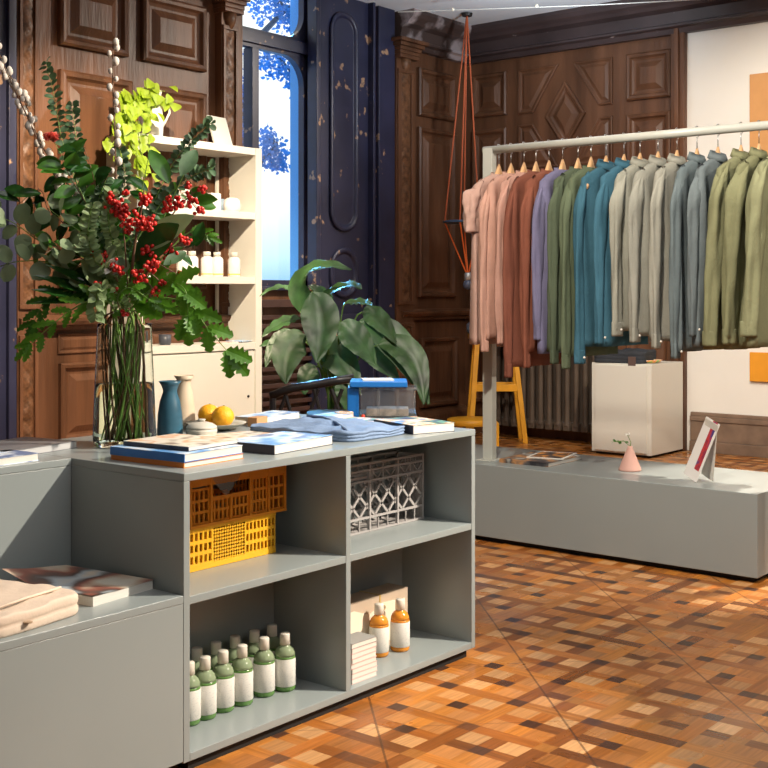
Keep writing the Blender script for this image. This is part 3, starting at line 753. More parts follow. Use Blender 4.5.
def make_bottle(liq, shoulder, name='soap_bottle'):
    t = thing(name, 'x', 'bottle', (0, 0, 0))
    m = MB(); m.lathe([(.029, 0), (.0325, .004), (.0330, .010), (.0330, .102), (.0328, .107)], 28); m.build('body', liq, t, smooth=True)
    m = MB(); m.lathe([(.0326, .107), (.0312, .116), (.027, .126), (.020, .133), (.0155, .136), (.015, .139)], 28); m.build('shoulder', shoulder, t, smooth=True)
    m = MB(); m.lathe([(.0334, .016), (.0338, .0165), (.0338, .0995), (.0334, .10)], 28, cap=False); m.build('label', LBM, t, smooth=True)
    m = MB(); m.lathe([(.0150, .1395), (.0165, .14), (.0160, .172), (.0148, .1745)], 20); m.build('cap', CAPM, t, smooth=True)
    return t
gb = make_bottle(GB, CB)
fr_ = [(189, 727), (205, 721), (223, 713.6), (242, 707), (264, 698), (285, 692.5)]
nmz = ['partly hidden behind the left side panel', 'second from the left', 'third from the left', 'fourth from the left', 'fifth from the left', 'at the right end, in shadow']
first = True
for k, (a, b) in enumerate(fr_):
    p = atz(a, b, .022); p = push(p, .03); p = Vector((max(p.x, XL+T+.037), p.y, .0225))
    o = gb if first else dup(gb, p); first = False; o.location = p; o['group'] = 'green bottles in the lower left bay'
    o['label'] = 'green bottle in the front row, '+nmz[k]
for k, (a, b) in enumerate([(197, 648), (216, 642), (235, 636), (254.5, 630.6), (272, 624.7)]):
    p = atz(a, b, .022+.1745); p.y = min(p.y, YI-.036); o = dup(gb, (p.x, p.y, .0225)); o['group'] = 'green bottles in the lower left bay'
    o['label'] = 'green bottle in the back row, '+['leftmost', 'second from the left', 'middle one', 'second from the right', 'rightmost'][k]
ab = make_bottle(AB, AB)
for k, (a, b) in enumerate([(379, 658), (400, 652.5)]):
    p = atz(a, b, .022); o = ab if k == 0 else dup(ab, p); p = push(p, .03); o.location = (p.x, p.y, .0225)
    o['label'] = ['amber bottle beside the stack of booklets', 'amber bottle at the right, standing free of the booklets'][k]; o['group'] = 'amber bottles in the lower right bay'
# gift box behind the amber bottles
t = thing('gift_box', 'tan cardboard gift box with cream front behind the amber bottles', 'box', (3.135, 2.625, .0225), 0)
KR = mat('kraft_board', (.50, .40, .30), .7, var=.08)
m = MB(); m.box((-.20, 0, 0), (.235, .09, .185)); m.build('carton', KR, t, bevel=.002)
m = MB(); m.loft([[Vector((x, y, z)) for x, z in ((-.18, .02), (.215, .02), (.215, .15), (.09, .158), (.02, .13), (-.06, .158), (-.18, .15))] for y in (-.003, -.0005)], True); m.build('insert_card', mat('cream_card', (.78, .70, .56), .6), t)
m = MB(); m.box((.075, -.0015, 0), (.082, .0915, .1865)); m.build('ribbon', mat('gold_ribbon', (.5, .36, .12), .35), t)
m = MB()
for k in range(2): m.tube([(.078+math.cos(a)*.012*(1 if k else -1)+(.012 if k else -.012), -.006, .14+math.sin(a)*.008) for a in [i*math.pi/5 for i in range(11)]], .0015, 5)
m.build('bow', MATS['gold_ribbon'], t)
# booklets
PINKP = mat('blush_cover', (.66, .46, .42), .6)
for k in range(8):
    t = thing('booklet', ['bottom', 'second from bottom', 'third from bottom', 'fourth from bottom', 'fourth from top', 'third from top', 'second from top', 'topmost'][k]+' pale pink booklet in the small stack beside the amber bottles', 'booklet', (2.925+random.uniform(-.003, .003), Y0+.068, .0225+k*.0158), random.uniform(-.03, .03), 'booklets in the lower right bay')
    m = MB(); m.box((-.060, -.04, .001), (.058, .04, .0140)); m.build('pages', PAPER, t, bevel=.001)
    m = MB(); m.box((-.062, -.041, .0140), (.060, .041, .0156)); m.box((-.062, -.041, 0), (.060, .041, .001)); m.build('cover', PINKP if k < 7 else mat('grey_cover', (.30, .29, .27), .5), t)

# ================================================================== BOOKS
def book(name, label, cat, c, w, d, h, rz, cov, spine=None, pg=PAPER, group=None, spine_side='x-'):
    t = thing(name, label, cat, c, math.radians(rz), group)
    e = min(.0018, h*.15)
    m = MB(); m.box((-w/2+.003, -d/2+.002, e), (w/2-.002, d/2-.002, h-e)); m.build('pages', pg, t)
    m = MB(); m.box((-w/2, -d/2, h-e), (w/2, d/2, h)); m.build('cover', cov, t, bevel=.0006)
    m = MB(); m.box((-w/2, -d/2, 0), (w/2, d/2, e)); m.build('back_cover', spine or cov, t)
    m = MB(); m.box((-w/2, -d/2, e), (-w/2+.003, d/2, h-e)); m.build('spine', spine or cov, t)
    return t
BLUE = mat('blue_cover', (.02, .16, .50), .4, var=.1); ORC = mat('orange_cover', (.80, .24, .03), .45); DKC = mat('charcoal_cover', (.035, .035, .05), .45); 
ARTC = cover('art_print_cover', [(.25, .15, .10), (.72, .66, .55), (.80, .74, .64), (.75, .40, .20), (.80, .76, .68)], 9)
BLUW = cover('blue_white_cover', [(.10, .32, .70), (.45, .65, .90), (.80, .86, .92), (.15, .22, .40)], 11)
COLC = cover('multicolour_cover', [(.05, .25, .55), (.70, .45, .20), (.85, .78, .62), (.75, .30, .12), (.15, .40, .25), (.06, .05, .08)], 12)
sx0, sy0 = 2.285, 2.615
A1 = book('book', 'orange-spined book at the bottom of the stack at the left end of the counter', 'book', (2.325, 2.655, HC), .240, .295, .015, 3, ORC, ORC)
book('book', 'bright blue book in the middle of the stack on the counter corner', 'book', (2.322, 2.655, HC+.0152), .240, .295, .024, 4, BLUW, BLUE)
book('book', 'art book with dark spine and cream cover on top of the blue book', 'book', (2.345, 2.662, HC+.0394), .215, .25, .014, 6, ARTC, DKC)
book('book', 'book with pale blue cover, dark spine end and white pages at the counter front', 'book', (2.700, 2.612, HC), .30, .20, .030, 6, BLUW, DKC)
book('magazine', 'thin colourful magazine half under the folded blue shirt, beside the orange plate', 'magazine', (2.80, 2.88, HC), .24, .16, .010, -12, ARTC, BLUE)
book('book', 'white-paged book lying behind the folded blue shirt, nearer the oranges', 'book', (3.22, 3.17, HC), .26, .12, .028, 12, BLUW, KR)
book('book', 'white-paged book lying behind the folded blue shirt, nearer the tape roll', 'book', (3.39, 3.00, HC), .13, .10, .024, 5, BLUW, None)
book('book', 'thick book with a colourful cover at the right end of the counter', 'book', (3.346, 2.580, HC), .178, .24, .032, -17, COLC, DKC)
book('magazine', 'colourful magazine lying behind the thick book at the right end', 'magazine', (3.39, 2.86, HC), .17, .20, .012, 6, COLC, BLUE)
LG = mat('pewter_cover', (.20, .20, .21), .35, var=.1)
book('book', 'large grey book lying behind the left cabinet edge, left of the vase', 'book', (2.13, 3.17, HC), .30, .22, .022, 10, LG, LG, mat('grey_pages', (.5, .5, .5), .6))
book('book', 'grey book at the far left of the counter top', 'book', (1.80, 3.19, HC), .26, .20, .020, -4, LG, LG, MATS['grey_pages'])
book('book', 'pale blue covered book cut by the left photo edge', 'book', (1.90, 2.995, HC), .30, .13, .022, 4, BLUW, None)
# open magazine on low bench
MG = cover('photo_magazine_cover', [(.60, .52, .42), (.40, .45, .48), (.10, .07, .06), (.28, .10, .07), (.50, .38, .28), (.62, .58, .50)], 5)
t = thing('magazine', 'photo magazine with curled corner on the low bench', 'magazine', (2.015, 2.695, .447), math.radians(7))
m = MB(); m.box((-.115, -.165, 0), (.105, .15, .0245)); m.build('pages', PAPER, t)
m = MB(); rows = []
for j in range(13):
    yy = -.167+.335*j/12; rows.append([Vector((-.125+.232*i/8, yy, .0252+.026*max(0, (yy-.06)/.10)*max(0, 1-i/8)+.006*max(0, 1-i/3))) for i in range(9)])
m.loft(rows, False, False); m.loft([[p+Vector((0, 0, -.0006)) for p in r] for r in rows], False, False); m.build('cover', MG, t, smooth=True)
# podium magazines
book('magazine', 'dark-covered magazine lying at the left end of the podium', 'magazine', (5.44, 3.35, HP), .36, .29, .020, 2, cover('dark_print', [(.03, .03, .035), (.10, .09, .09), (.5, .25, .10), (.06, .05, .05), (.45, .44, .4)], 8), None)
t = thing('magazine', 'open magazine with an orange picture lying on the darker one on the podium', 'magazine', (5.52, 3.33, HP+.0202), math.radians(14))
m = MB(); m.box((-.13, -.10, 0), (.13, .10, .005)); m.build('pages', PAPER, t)
m = MB(); m.box((-.115, -.085, .005), (.10, .085, .0062)); m.build('picture', cover('dark_orange_print', [(.04, .03, .03), (.08, .06, .05), (.7, .28, .05), (.05, .04, .04)], 10), t)

# folded clothes
def folded(name, label, cat, c, w, d, h, rz, mt, seed, layers=3, wr=.005, button=None, corners=None):
    r = random.Random(seed); t = thing(name, label, cat, c, math.radians(rz))
    ph = [r.uniform(0, 6) for _ in range(5)]; NX, NY = 40, 40
    m = MB(); rings = []
    def top(x, y): return wr*(math.sin(x*46+y*22+ph[0])*.5+math.sin(y*58-x*30+ph[1])*.3+math.sin(x*105+y*60+ph[2])*.22+math.sin(x*12-y*9+ph[3])*.6)
    NP = 72
    def outline(k):
        out = []
        for i in range(NP):
            a = 2*math.pi*i/NP; ca, sa = math.cos(a), math.sin(a); q = (abs(ca)**9+abs(sa)**9)**(-1/9)
            out.append((ca*q*w/2*k*(1+.008*math.sin(5*a+ph[0])), sa*q*d/2*k*(1+.01*math.sin(4*a+ph[1]))))
        return out
    nl = layers*6
    for j in range(nl+1):
        z = h*j/nl; k = .982+.018*abs(math.sin(math.pi*layers*j/nl))**.5
        rings.append([Vector((x, y, z*(1+(.0 if j < nl else 0))+(top(x, y)*.6*(j/nl)))) for x, y in outline(k)])
    for k in (.97, .93, .85, .72, .55, .38, .2, .02):
        rings.append([Vector((x, y, h+.004*(1-k)+top(x, y))) for x, y in outline(k)])
    m.loft(rings, True); m.build('folded_body', mt, t, smooth=True)
    return t
BCL = mat('blue_chambray', (.19, .265, .40), .8, var=.12, vscale=14, bump=.3, bscale=60, spec=.2)
CCL = mat('cream_cloth', (.66, .53, .42), .85, var=.04, bump=.15, bscale=60, spec=.2)
t = folded('folded_shirt', 'folded light blue shirt lying along the middle of the counter', 'shirt', (3.075, 2.745, HC), .33, .47, .030, 2, BCL, 4, 3, .010)
m = MB(); m.tube([(-.14, -.20, .036), (-.02, -.06, .040), (.10, .10, .040), (.13, .20, .036)], .006, 6); m.build('placket', BCL, t, smooth=True)
t = folded('folded_shirt', 'folded cream shirt with a button on the low bench at the left edge', 'shirt', (1.70, 2.64, .447), .30, .36, .050, 8, CCL, 9, 2, .0045)
m = MB(); m.lathe([(.011, 0), (.011, .003), (.008, .004)], 14, (-.045, -.186, .022)); b_o = m.build('button', mat('tan_button', (.35, .24, .15), .4), t); 
m = MB(); m.tube([(-.14, -.13, .056), (.0, -.12, .060), (.14, -.10, .056)], .004, 6); m.build('placket_seam', CCL, t, smooth=True)

# ================================================================== TABLETOP OBJECTS
def lathed(name, label, cat, p, prof, mt, n=32):
    m = MB(); m.lathe(prof, n); o = m.build(name, mt, None, smooth=True); o.location = p; tag(o, label, cat); return o
pc = push(atz(170, 437, HC), .035); sc_ = 1203/ (pc.dot(FWD))
car = lathed('carafe', 'teal blue ceramic carafe with flared lip beside the vase', 'carafe', (pc.x, pc.y, HC), [(.038, 0), (.0425, .004), (.043, .02), (.041, .07), (.034, .115), (.024, .145), (.024, .155), (.030, .172), (.0385, .184), (.036, .184), (.022, .155), (.02, .14), (.001, .13)], mat('teal_glaze', (.035, .11, .165), .35, var=.2, vscale=14))
pc = push(atz(184, 429, HC), .05)
lathed('beige_carafe', 'beige ceramic carafe standing behind the teal one', 'carafe', (pc.x, pc.y, HC), [(.036, 0), (.040, .004), (.040, .03), (.037, .08), (.030, .13), (.024, .155), (.025, .168), (.036, .186), (.034, .186), (.022, .16), (.001, .15)], mat('beige_glaze', (.62, .50, .36), .5, var=.06))
pc = push(atz(201.5, 438, HC), .05)
t = thing('lidded_jar', 'squat stone-coloured lidded jar left of the oranges', 'jar', (pc.x, pc.y, HC))
JM = mat('stone_glaze', (.52, .49, .42), .5, var=.05)
m = MB(); m.lathe([(.042, 0), (.050, .006), (.053, .018), (.052, .026)], 28); m.build('bowl', JM, t, smooth=True)
m = MB(); m.lathe([(.0525, .0265), (.050, .034), (.036, .044), (.015, .049), (.001, .050)], 28); l = m.build('lid', JM, t, smooth=True)
m = MB(); m.lathe([(.010, .048), (.011, .052), (.014, .055), (.012, .058), (.001, .058)], 16); m.build('knob', JM, l, smooth=True)
pc = push(atz(216, 432, HC), .07)
PL = Vector((pc.x, pc.y, HC))
lathed('plate', 'stone grey plate carrying two oranges', 'plate', PL, [(.045, 0), (.05, .003), (.088, .014), (.105, .024), (.106, .026), (.086, .019), (.05, .008), (.001, .007)], mat('plate_glaze', (.45, .43, .36), .45, var=.06))
OR = mat('orange_peel', (.90, .42, .015), .42, var=.08, bump=.35, bscale=160)
for k, (dx, dy) in enumerate(((-.030, .030), (.028, -.022))):
    pp = PL+RIGHT*dx*1.0+FWD*dy*1.2
    t = thing('orange', ['orange at the back left of the plate', 'orange at the front right of the plate, beside the jar'][k], 'orange', (pp.x, pp.y, HC+.010), 0, 'oranges on the plate')
    m = MB(); m.ball((0, 0, .039), .039, 24, 14, .95); m.build('fruit', OR, t, smooth=True)
    m = MB(); m.lathe([(.004, 0), (.003, .002)], 8, (.004, 0, .0755)); m.build('stem_button', mat('stem_green', (.12, .16, .04), .6), t)
# small blocks and tape
m = MB(); m.box((-.035, -.02, 0), (.035, .02, .034)); o = m.build('wooden_block', mat('tan_block', (.55, .30, .14), .6, var=.1), bevel=.002); o.location = (3.085, 3.09, HC); o.rotation_euler = (0, 0, .2); tag(o, 'small tan block lying behind the plate of oranges', 'block')
m = MB(); m.lathe([(.020, 0), (.036, 0), (.036, .028), (.020, .028), (.020, 0)], 28, cap=False); o = m.build('tape_roll', mat('tan_tape', (.60, .38, .18), .4, var=.05), smooth=False, bevel=.001); p = push(atz(344, 420, HC), .03); o.location = (p.x, p.y, HC); tag(o, 'roll of tan tape behind the folded blue shirt', 'tape roll')
m = MB(); m.ball((0, 0, .008), .008, 12, 8); o = m.build('red_bead', mat('red_gloss', (.75, .05, .02), .3), smooth=True); o.location = tuple(Vector((p.x, p.y, HC))+RIGHT*.072+FWD*.02); tag(o, 'tiny red bead right of the tape roll', 'bead')

# ---- side table behind the counter end with the clear box
D2 = 5.05
bc = atd(388, 413, D2); TZ = .735
t = thing('side_table', 'dark side table standing behind the right end of the counter', 'table', (bc.x, bc.y+.1, FZ), TH-math.pi/2)
m = MB(); m.box((-.27, -.16, TZ-FZ-.02), (.2, .22, TZ-FZ)); m.build('tabletop', BLACKP, t, bevel=.002)
for x in (-.25, .18):
    for y in (-.14, .2): m = MB(); m.box((x-.015, y-.015, 0), (x+.015, y+.015, TZ-FZ-.02)); m.build('leg', BLACKP, t)
t = thing('storage_box', 'clear plastic storage box behind the right end of the counter', 'box', (bc.x, bc.y, TZ), TH-math.pi/2)
CLR = mat('clear_plastic', (.80, .82, .84), .10, trans=.9, ior=1.12, alpha=.45)
m = MB()
W2, D_, H2 = .114, .08, .124
for a, b in (((-W2, -D_, 0), (W2, -D_+.004, H2)), ((-W2, D_-.004, 0), (W2, D_, H2)), ((-W2, -D_, 0), (-W2+.004, D_, H2)), ((W2-.004, -D_, 0), (W2, D_, H2)), ((-W2, -D_, 0), (W2, D_, .004)), ((-W2-.006, -D_-.006, H2-.01), (W2+.006, -D_, H2)), ((W2, -D_-.006, H2-.01), (W2+.006, D_, H2))): m.box(a, b)
for x in (-.04, .04): m.box((x-.006, -D_-.004, .01), (x+.006, -D_, H2-.01))
m.build('bin', CLR, t, bevel=.002)
m = MB(); m.box((-.158, -D_-.012, H2+.001), (.080, D_+.012, H2+.026)); m.build('lid', mat('blue_plastic', (.015, .17, .55), .35), t, bevel=.004)
m = MB(); m.box((-.09, -.06, .005), (.085, .06, .034)); m.build('contents', mat('beige_contents', (.42, .34, .26), .8, var=.4, vscale=30), t)
t_ = bc-RIGHT*.145
m = MB(); m.box((-.024, -.07, 0), (.024, .07, .122)); o = m.build('blue_bin', MATS['blue_plastic'], bevel=.004); o.location = (t_.x, t_.y, TZ); o.rotation_euler = (0, 0, TH-math.pi/2); tag(o, 'narrow dark blue bin touching the left side of the clear storage box', 'bin')
m = MB(); m.box((-.07, -.06, 0), (.06, .05, .006)); o = m.build('leaflet', PAPER); p = bc-RIGHT*.04; o.location = (p.x, p.y, TZ+H2+.0255); o.rotation_euler = (0, 0, TH-math.pi/2+.1); tag(o, 'cream leaflets lying on the blue box lid', 'leaflet')
# ---- black chair back
D3 = 5.55
cc_ = atd(314, 420, D3); t = thing('black_chair', 'black wooden chair with crossing back slats behind the counter', 'chair', (cc_.x, cc_.y, FZ), TH-math.pi/2)
s3 = D3/F; hz = lambda py: H-(py-HY)*s3-FZ
m = MB(); m.tube([Vector((-.20, 0, hz(396))), Vector((-.10, .0, hz(388))), Vector((.0, 0.01, hz(385))), Vector((.10, .0, hz(381))), Vector((.185, 0, hz(378)))], .020, 8, 1.0); m.build('top_rail', BLACKP, t, smooth=True)
m = MB(); m.box((-.2, -.012, hz(440)), (.19, .012, hz(430))); m.build('lower_rail', BLACKP, t)
for x0, x1 in ((-.19, -.12), (-.08, -.14), (-.05, .02), (.05, -.0), (.06, .13), (.15, .08)):
    m = MB(); m.tube([(x0, 0, hz(432)), (x1, 0, hz(389))], .010, 6); m.build('back_slat', BLACKP, t)
m = MB(); m.box((-.21, -.0, .42), (.20, .42, .46)); m.build('seat', BLACKP, t, bevel=.01)
for x in (-.19, .18):
    m = MB(); m.tube([(x, 0, 0), (x, 0, hz(392))], .016, 8); m.build('leg', BLACKP, t)
    m = MB(); m.tube([(x, .38, 0), (x, .38, .43)], .016, 8); m.build('leg', BLACKP, t)

# ================================================================== PEACE LILY
D4 = 6.9
pb = atd(336, 420, D4); t = thing('peace_lily', 'large broad-leaved potted plant in front of the window pier', 'plant', (pb.x, pb.y, FZ))
O4 = Vector((pb.x, pb.y, FZ))
m = MB(); m.lathe([(.12, 0), (.13, .02), (.16, .55), (.17, .60), (.155, .60), (.15, .56), (.001, .56)], 28); m.build('planter', mat('charcoal_planter', (.03, .03, .035), .6), t, smooth=False, bevel=.004)
m = MB(); m.lathe([(.148, .555), (.12, .575), (.001, .58)], 20); m.build('soil', mat('soil', (.03, .02, .015), .9, var=.4, vscale=60), t)
LF = leafmat('lily_leaf', (.038, .092, .028), .42, .15, .6, 9)
LILY = [ # petiole top (px), mid, tip, width px, depth offset
 ((312, 292), (322, 322), (318, 361), 44, -.30),
 ((300, 312), (306, 268), (352, 270), 34, -.05),
 ((318, 300), (345, 285), (362, 289), 22, 0.),
 ((340, 322), (356, 338), (376, 364), 34, -.20),
 ((358, 322), (398, 342), (428, 402), 40, -.05),
 ((378, 345), (412, 352), (423, 402), 34, -.12),
 ((306, 336), (288, 350), (288, 382), 40, -.25),
 ((300, 340), (284, 340), (262, 345), 22, .05),
 ((300, 318), (283, 322), (264, 336), 20, .10),
 ((345, 303), (362, 302), (372, 306), 16, .15),
 ((362, 312), (378, 318), (396, 343), 26, -.02),
 ((322, 362), (335, 352), (362, 392), 44, -.1),
 ((338, 378), (348, 392), (350, 414), 26, -.18),
 ((300, 302), (285, 285), (262, 296), 12, .12),
 ((316, 366), (308, 376), (306, 392), 26, -.05),
 ((330, 312), (322, 296), (310, 286), 22, .1),
 ((352, 330), (372, 352), (400, 380), 30, .1),
 ((292, 330), (276, 342), (268, 366), 18, -.02),
]
for i, (a, b, c, w, do) in enumerate(LILY):
    k = (D4+do)/F
    A, B, C = [atd(q[0], q[1], D4+do)-O4 for q in (a, b, c)]
    C = C-FWD*.14; B = B-FWD*.03
    st = bez(Vector((random.uniform(-.05, .05), random.uniform(-.05, .05), .57)), Vector(((A.x)*.5, A.y*.5, A.z)), A, 6)
    m = MB(); m.tube(st, [.007]*3+[.005]*4, 6); m.build('stem', leafmat('lily_stem', (.12, .22, .05), .5), t, smooth=True)
    Bc = B*1.7-(A+C)*.35; cl = bez(A, Bc, C, 14); rows = []
    for j, p in enumerate(cl):
        tt = j/14; d = (cl[min(j+1, 14)]-cl[max(j-1, 0)]).normalized()
        s = d.cross(UP-FWD*.55) if i in (1, 2, 7, 9, 13, 8) else d.cross(-FWD+UP*.6); s = s.normalized() if s.length > .1 else RIGHT
        nn = s.cross(d).normalized()
        ww = max(.02, math.sin(math.pi*min(1, tt**.8*.98+.01))**.8)*w*.88*k/2
        row = []
        for u in (-1, -.75, -.5, -.25, 0, .25, .5, .75, 1):
            row.append(p+s*u*ww+nn*(abs(u)*ww*.30+.006*math.sin(tt*26+abs(u)*5)*abs(u)-.15*ww*u*u))
        rows.append(row)
    m = MB(); m.loft(rows, False, False); m.build('leaf', LF, t, smooth=True)

# ================================================================== SHELVING UNIT AT THE BACK
SY0, SY1 = 6.10, 6.43; SX0, SX1 = 5.0, 6.133; TB = .05
t = thing('shelving_unit', 'white open-backed shelving unit with cupboard base against the panelled wall', 'shelving unit', (SX0, SY0, FZ))
def sb(x0, y0, z0, x1, y1, z1): m = MB(); m.box((x0-SX0, y0-SY0, z0-FZ), (x1-SX0, y1-SY0, z1-FZ)); return m
sb(SX0, SY0, FZ, SX0+TB, SY1, 2.282).build('side_panel', WHITE, t, bevel=.002)
sb(SX1-.062, SY0, FZ, SX1, SY1, 2.282).build('side_panel', WHITE, t, bevel=.002)
for z in (2.28, 1.822, 1.364, .90): sb(SX0+TB, SY0+.004, z-.05, SX1-.062, SY1, z).build('shelf', WHITE, t, bevel=.002)
sb(SX1-.062-.085, SY1-.02, .9, SX1-.062, SY1, 2.23).build('back_strip', WHITE, t)
sb(SX0+TB, SY0+.03, FZ, SX1-.062, SY1-.01, .85).build('cupboard_body', WHITE, t)
xm_ = (SX0+SX1)/2
for a, b, hx in ((SX0+TB+.003, SX1-.065, SX1-.13),):
    d = sb(a, SY0+.008, .02, b, SY0+.029, .84).build('door', WHITE, t, bevel=.002)
    m = MB(); m.lathe([(.009, -.0), (.009, .006)], 12); k = m.build('knob', DARK, d); k.rotation_euler = (math.pi/2, 0, 0); k.location = (hx-SX0, .008, .52-FZ)
# things on the shelves
p = aty(226, 138, 6.25); m = MB(); m.box((-.10, -.006, 0), (.10, .006, .235)); o = m.build('white_card', WHITE); o.location = (p.x, 6.27, 2.284); o.rotation_euler = (-.32, 0, .12); tag(o, 'blank white card panel leaning on top of the shelving unit', 'panel')
CER = mat('white_ceramic', (.74, .72, .68), .3)
p = aty(153, 130, 6.22); t = thing('pitcher', 'slim white pitcher standing on the shelving unit beside the ivy', 'pitcher', (p.x, 6.2, 2.28))
m = MB(); m.lathe([(.045, 0), (.052, .01), (.058, .10), (.045, .20), (.036, .26), (.048, .31), (.044, .31), (.032, .26), (.001, .24)], 24); m.build('body', CER, t, smooth=True)
m = MB(); m.tube([(.04, 0, .27), (.09, 0, .25), (.10, 0, .17), (.055, 0, .08)], .008, 8); h = m.build('handle', CER, t, smooth=True); h.rotation_euler = (0, 0, -.4)
shelf_items = [('box', 214, 205, 1.822, .075, .13, 'white box on the second shelf beside the rounded jar'), ]
def boxthing(name, px, y, z, w, d, h, mt, label, cat, rz=0):
    x = aty(px, 200, y).x; m = MB(); m.box((-w/2, -d/2, 0), (w/2, d/2, h)); o = m.build(name, mt, bevel=.003); o.location = (x, y, z); o.rotation_euler = (0, 0, rz); tag(o, label, cat); return o
boxthing('candle_box', 212, 6.26, 1.824, .09, .09, .125, CER, 'white box on the second shelf, left of the rounded jar', 'box')
x = aty(233, 200, 6.2).x; lathed('rounded_jar', 'rounded white jar at the right end of the second shelf', 'jar', (x, 6.21, 1.823), [(.045, 0), (.058, .015), (.062, .05), (.055, .085), (.035, .10), (.001, .102)], CER)
x = aty(197, 200, 6.2).x; lathed('white_cup', 'white cup left of the white box on the second shelf', 'cup', (x, 6.22, 1.823), [(.035, 0), (.042, .01), (.046, .10), (.043, .10), (.038, .02), (.001, .015)], CER)
x = aty(225, 200, 6.3).x; lathed('glass_tumbler', 'small blue-grey tumbler behind the rounded jar', 'glass', (x, 6.34, 1.823), [(.022, 0), (.026, .10), (.022, .10), (.018, .01), (.001, .008)], mat('blue_glass', (.3, .4, .5), .2))
# fluffy white dried flowers on second shelf
t = thing('dried_flowers', 'fluffy white dried flowers in a bowl on the second shelf', 'flowers', (aty(176, 200, 6.22).x, 6.23, 1.823))
m = MB(); m.lathe([(.05, 0), (.07, .02), (.09, .06), (.085, .06), (.06, .02), (.001, .015)], 20); m.build('bowl', CER, t, smooth=True)
r5 = random.Random(5); m = MB()
for i in range(70):
    d = rdir(r5, (.1, 1.2)); q = Vector((0, 0, .05))+Vector((d.x*.14, d.y*.08, d.z*.10))*r5.uniform(.3, 1)
    leaf(m, q, d, rdir(r5), .05, .025, 'oval', n=3)
m.build('petals', leafmat('white_petals', (.80, .78, .72), .7, .2, .05), t)
# bottles on the third shelf
wb = thing('white_bottle', 'x', 'bottle', (0, 0, 0), 0, 'white bottles on the third shelf')
m = MB(); m.lathe([(.040, 0), (.044, .006), (.044, .12), (.034, .135), (.022, .14)], 20); m.build('body', CER, wb, smooth=True)
m = MB(); m.lathe([(.026, .1405), (.026, .17), (.024, .172)], 16); m.build('cap', CAPM, wb, smooth=True)
m = MB(); m.lathe([(.0445, .012), (.0445, .022)], 20, cap=False); m.build('band', mat('gold_band', (.75, .5, .12), .4), wb)
for k, px in enumerate((183, 194, 207, 219, 234)):
    o = wb if k == 0 else dup(wb, (0, 0, 0)); o.location = (aty(px, 250, 6.2).x, 6.2+.02*(k % 2), 1.3645)
    o['label'] = ['leftmost white bottle on the third shelf, half behind leaves', 'second white bottle from the left on the third shelf', 'middle white bottle on the third shelf', 'white bottle second from the right on the third shelf', 'rightmost white bottle on the third shelf'][k]
# magazines and small pot on the cupboard top
for k, (px, cv, lab) in enumerate(((226, COLC, 'pink and cream leaflet on the cupboard ledge of the shelving unit'), (241, BLUW, 'blue and white leaflet at the right of the cupboard ledge'))):
    m = MB(); m.box((-.09, -.07, 0), (.09, .07, .006)); o = m.build('leaflet', cv if k else cover('pink_print', [(.7, .35, .28), (.8, .7, .6), (.6, .45, .4)], 14)); o.location = (aty(px, 338, 6.2).x-(.03 if k == 0 else 0), 6.2, .9005+.0065*k); o.rotation_euler = (0, 0, .1+k*.1); tag(o, lab, 'leaflet')
x = aty(165, 332, 6.25).x; lathed('dark_pot', 'small dark pot on the cupboard ledge behind the holly leaves', 'pot', (x, 6.25, .9005), [(.035, 0), (.04, .01), (.042, .07), (.038, .07), (.001, .05)], mat('dark_glaze', (.05, .055, .07), .4))
# trailing ivy
p0 = aty(128, 130, 6.22)
t = thing('trailing_ivy', 'yellow-green trailing potted vine on top of the shelving unit', 'plant', (p0.x-.0, 6.23, 2.2805))
P0 = Vector((p0.x, 6.23, 2.2805))
m = MB(); m.lathe([(.05, 0), (.06, .01), (.075, .12), (.068, .12), (.001, .10)], 20); m.build('pot', mat('peach_pot', (.75, .30, .08), .5), t, smooth=True)
r6 = random.Random(11); lv = MB(); st = MB()
IV = [(146, 98), (138, 90), (131, 104), (122, 120), (113, 128), (140, 112), (150, 108), (128, 135), (112, 140), (133, 148), (142, 158), (118, 118), (152, 120), (136, 100), (108, 150), (122, 152), (134, 170), (146, 178), (138, 186), (150, 148), (148, 86), (160, 92), (164, 102), (126, 96)]
for (a, b) in IV:
    tip = aty(a, b, 6.05 if b > 118 else 6.2)-P0+Vector((0, r6.uniform(-.05, .03), 0))
    s0 = Vector((0, 0, .12)); mid = (s0+tip)/2+Vector((0, -.04, .10)); pts = bez(s0, mid, tip, 6); st.tube(pts, .003, 5)
    for k in range(6):
        q = pts[6 if k == 0 else r6.randint(3, 6)]+Vector((r6.uniform(-.045, .045), r6.uniform(-.03, .03), r6.uniform(-.04, .04)))
        leaf(lv, q, Vector((r6.uniform(-.7, .7), -.35, -1+r6.uniform(-.3, .9))), Vector((r6.uniform(-.3, .6), -1, .5)), r6.uniform(.07, .105), r6.uniform(.06, .09), 'heart', .15, .12, 6)
st.build('vines', leafmat('vine_green', (.25, .36, .04), .5), t); lv.build('leaves', leafmat('lime_leaf', (.30, .42, .03), .4, .4, .25, 12), t, smooth=True)
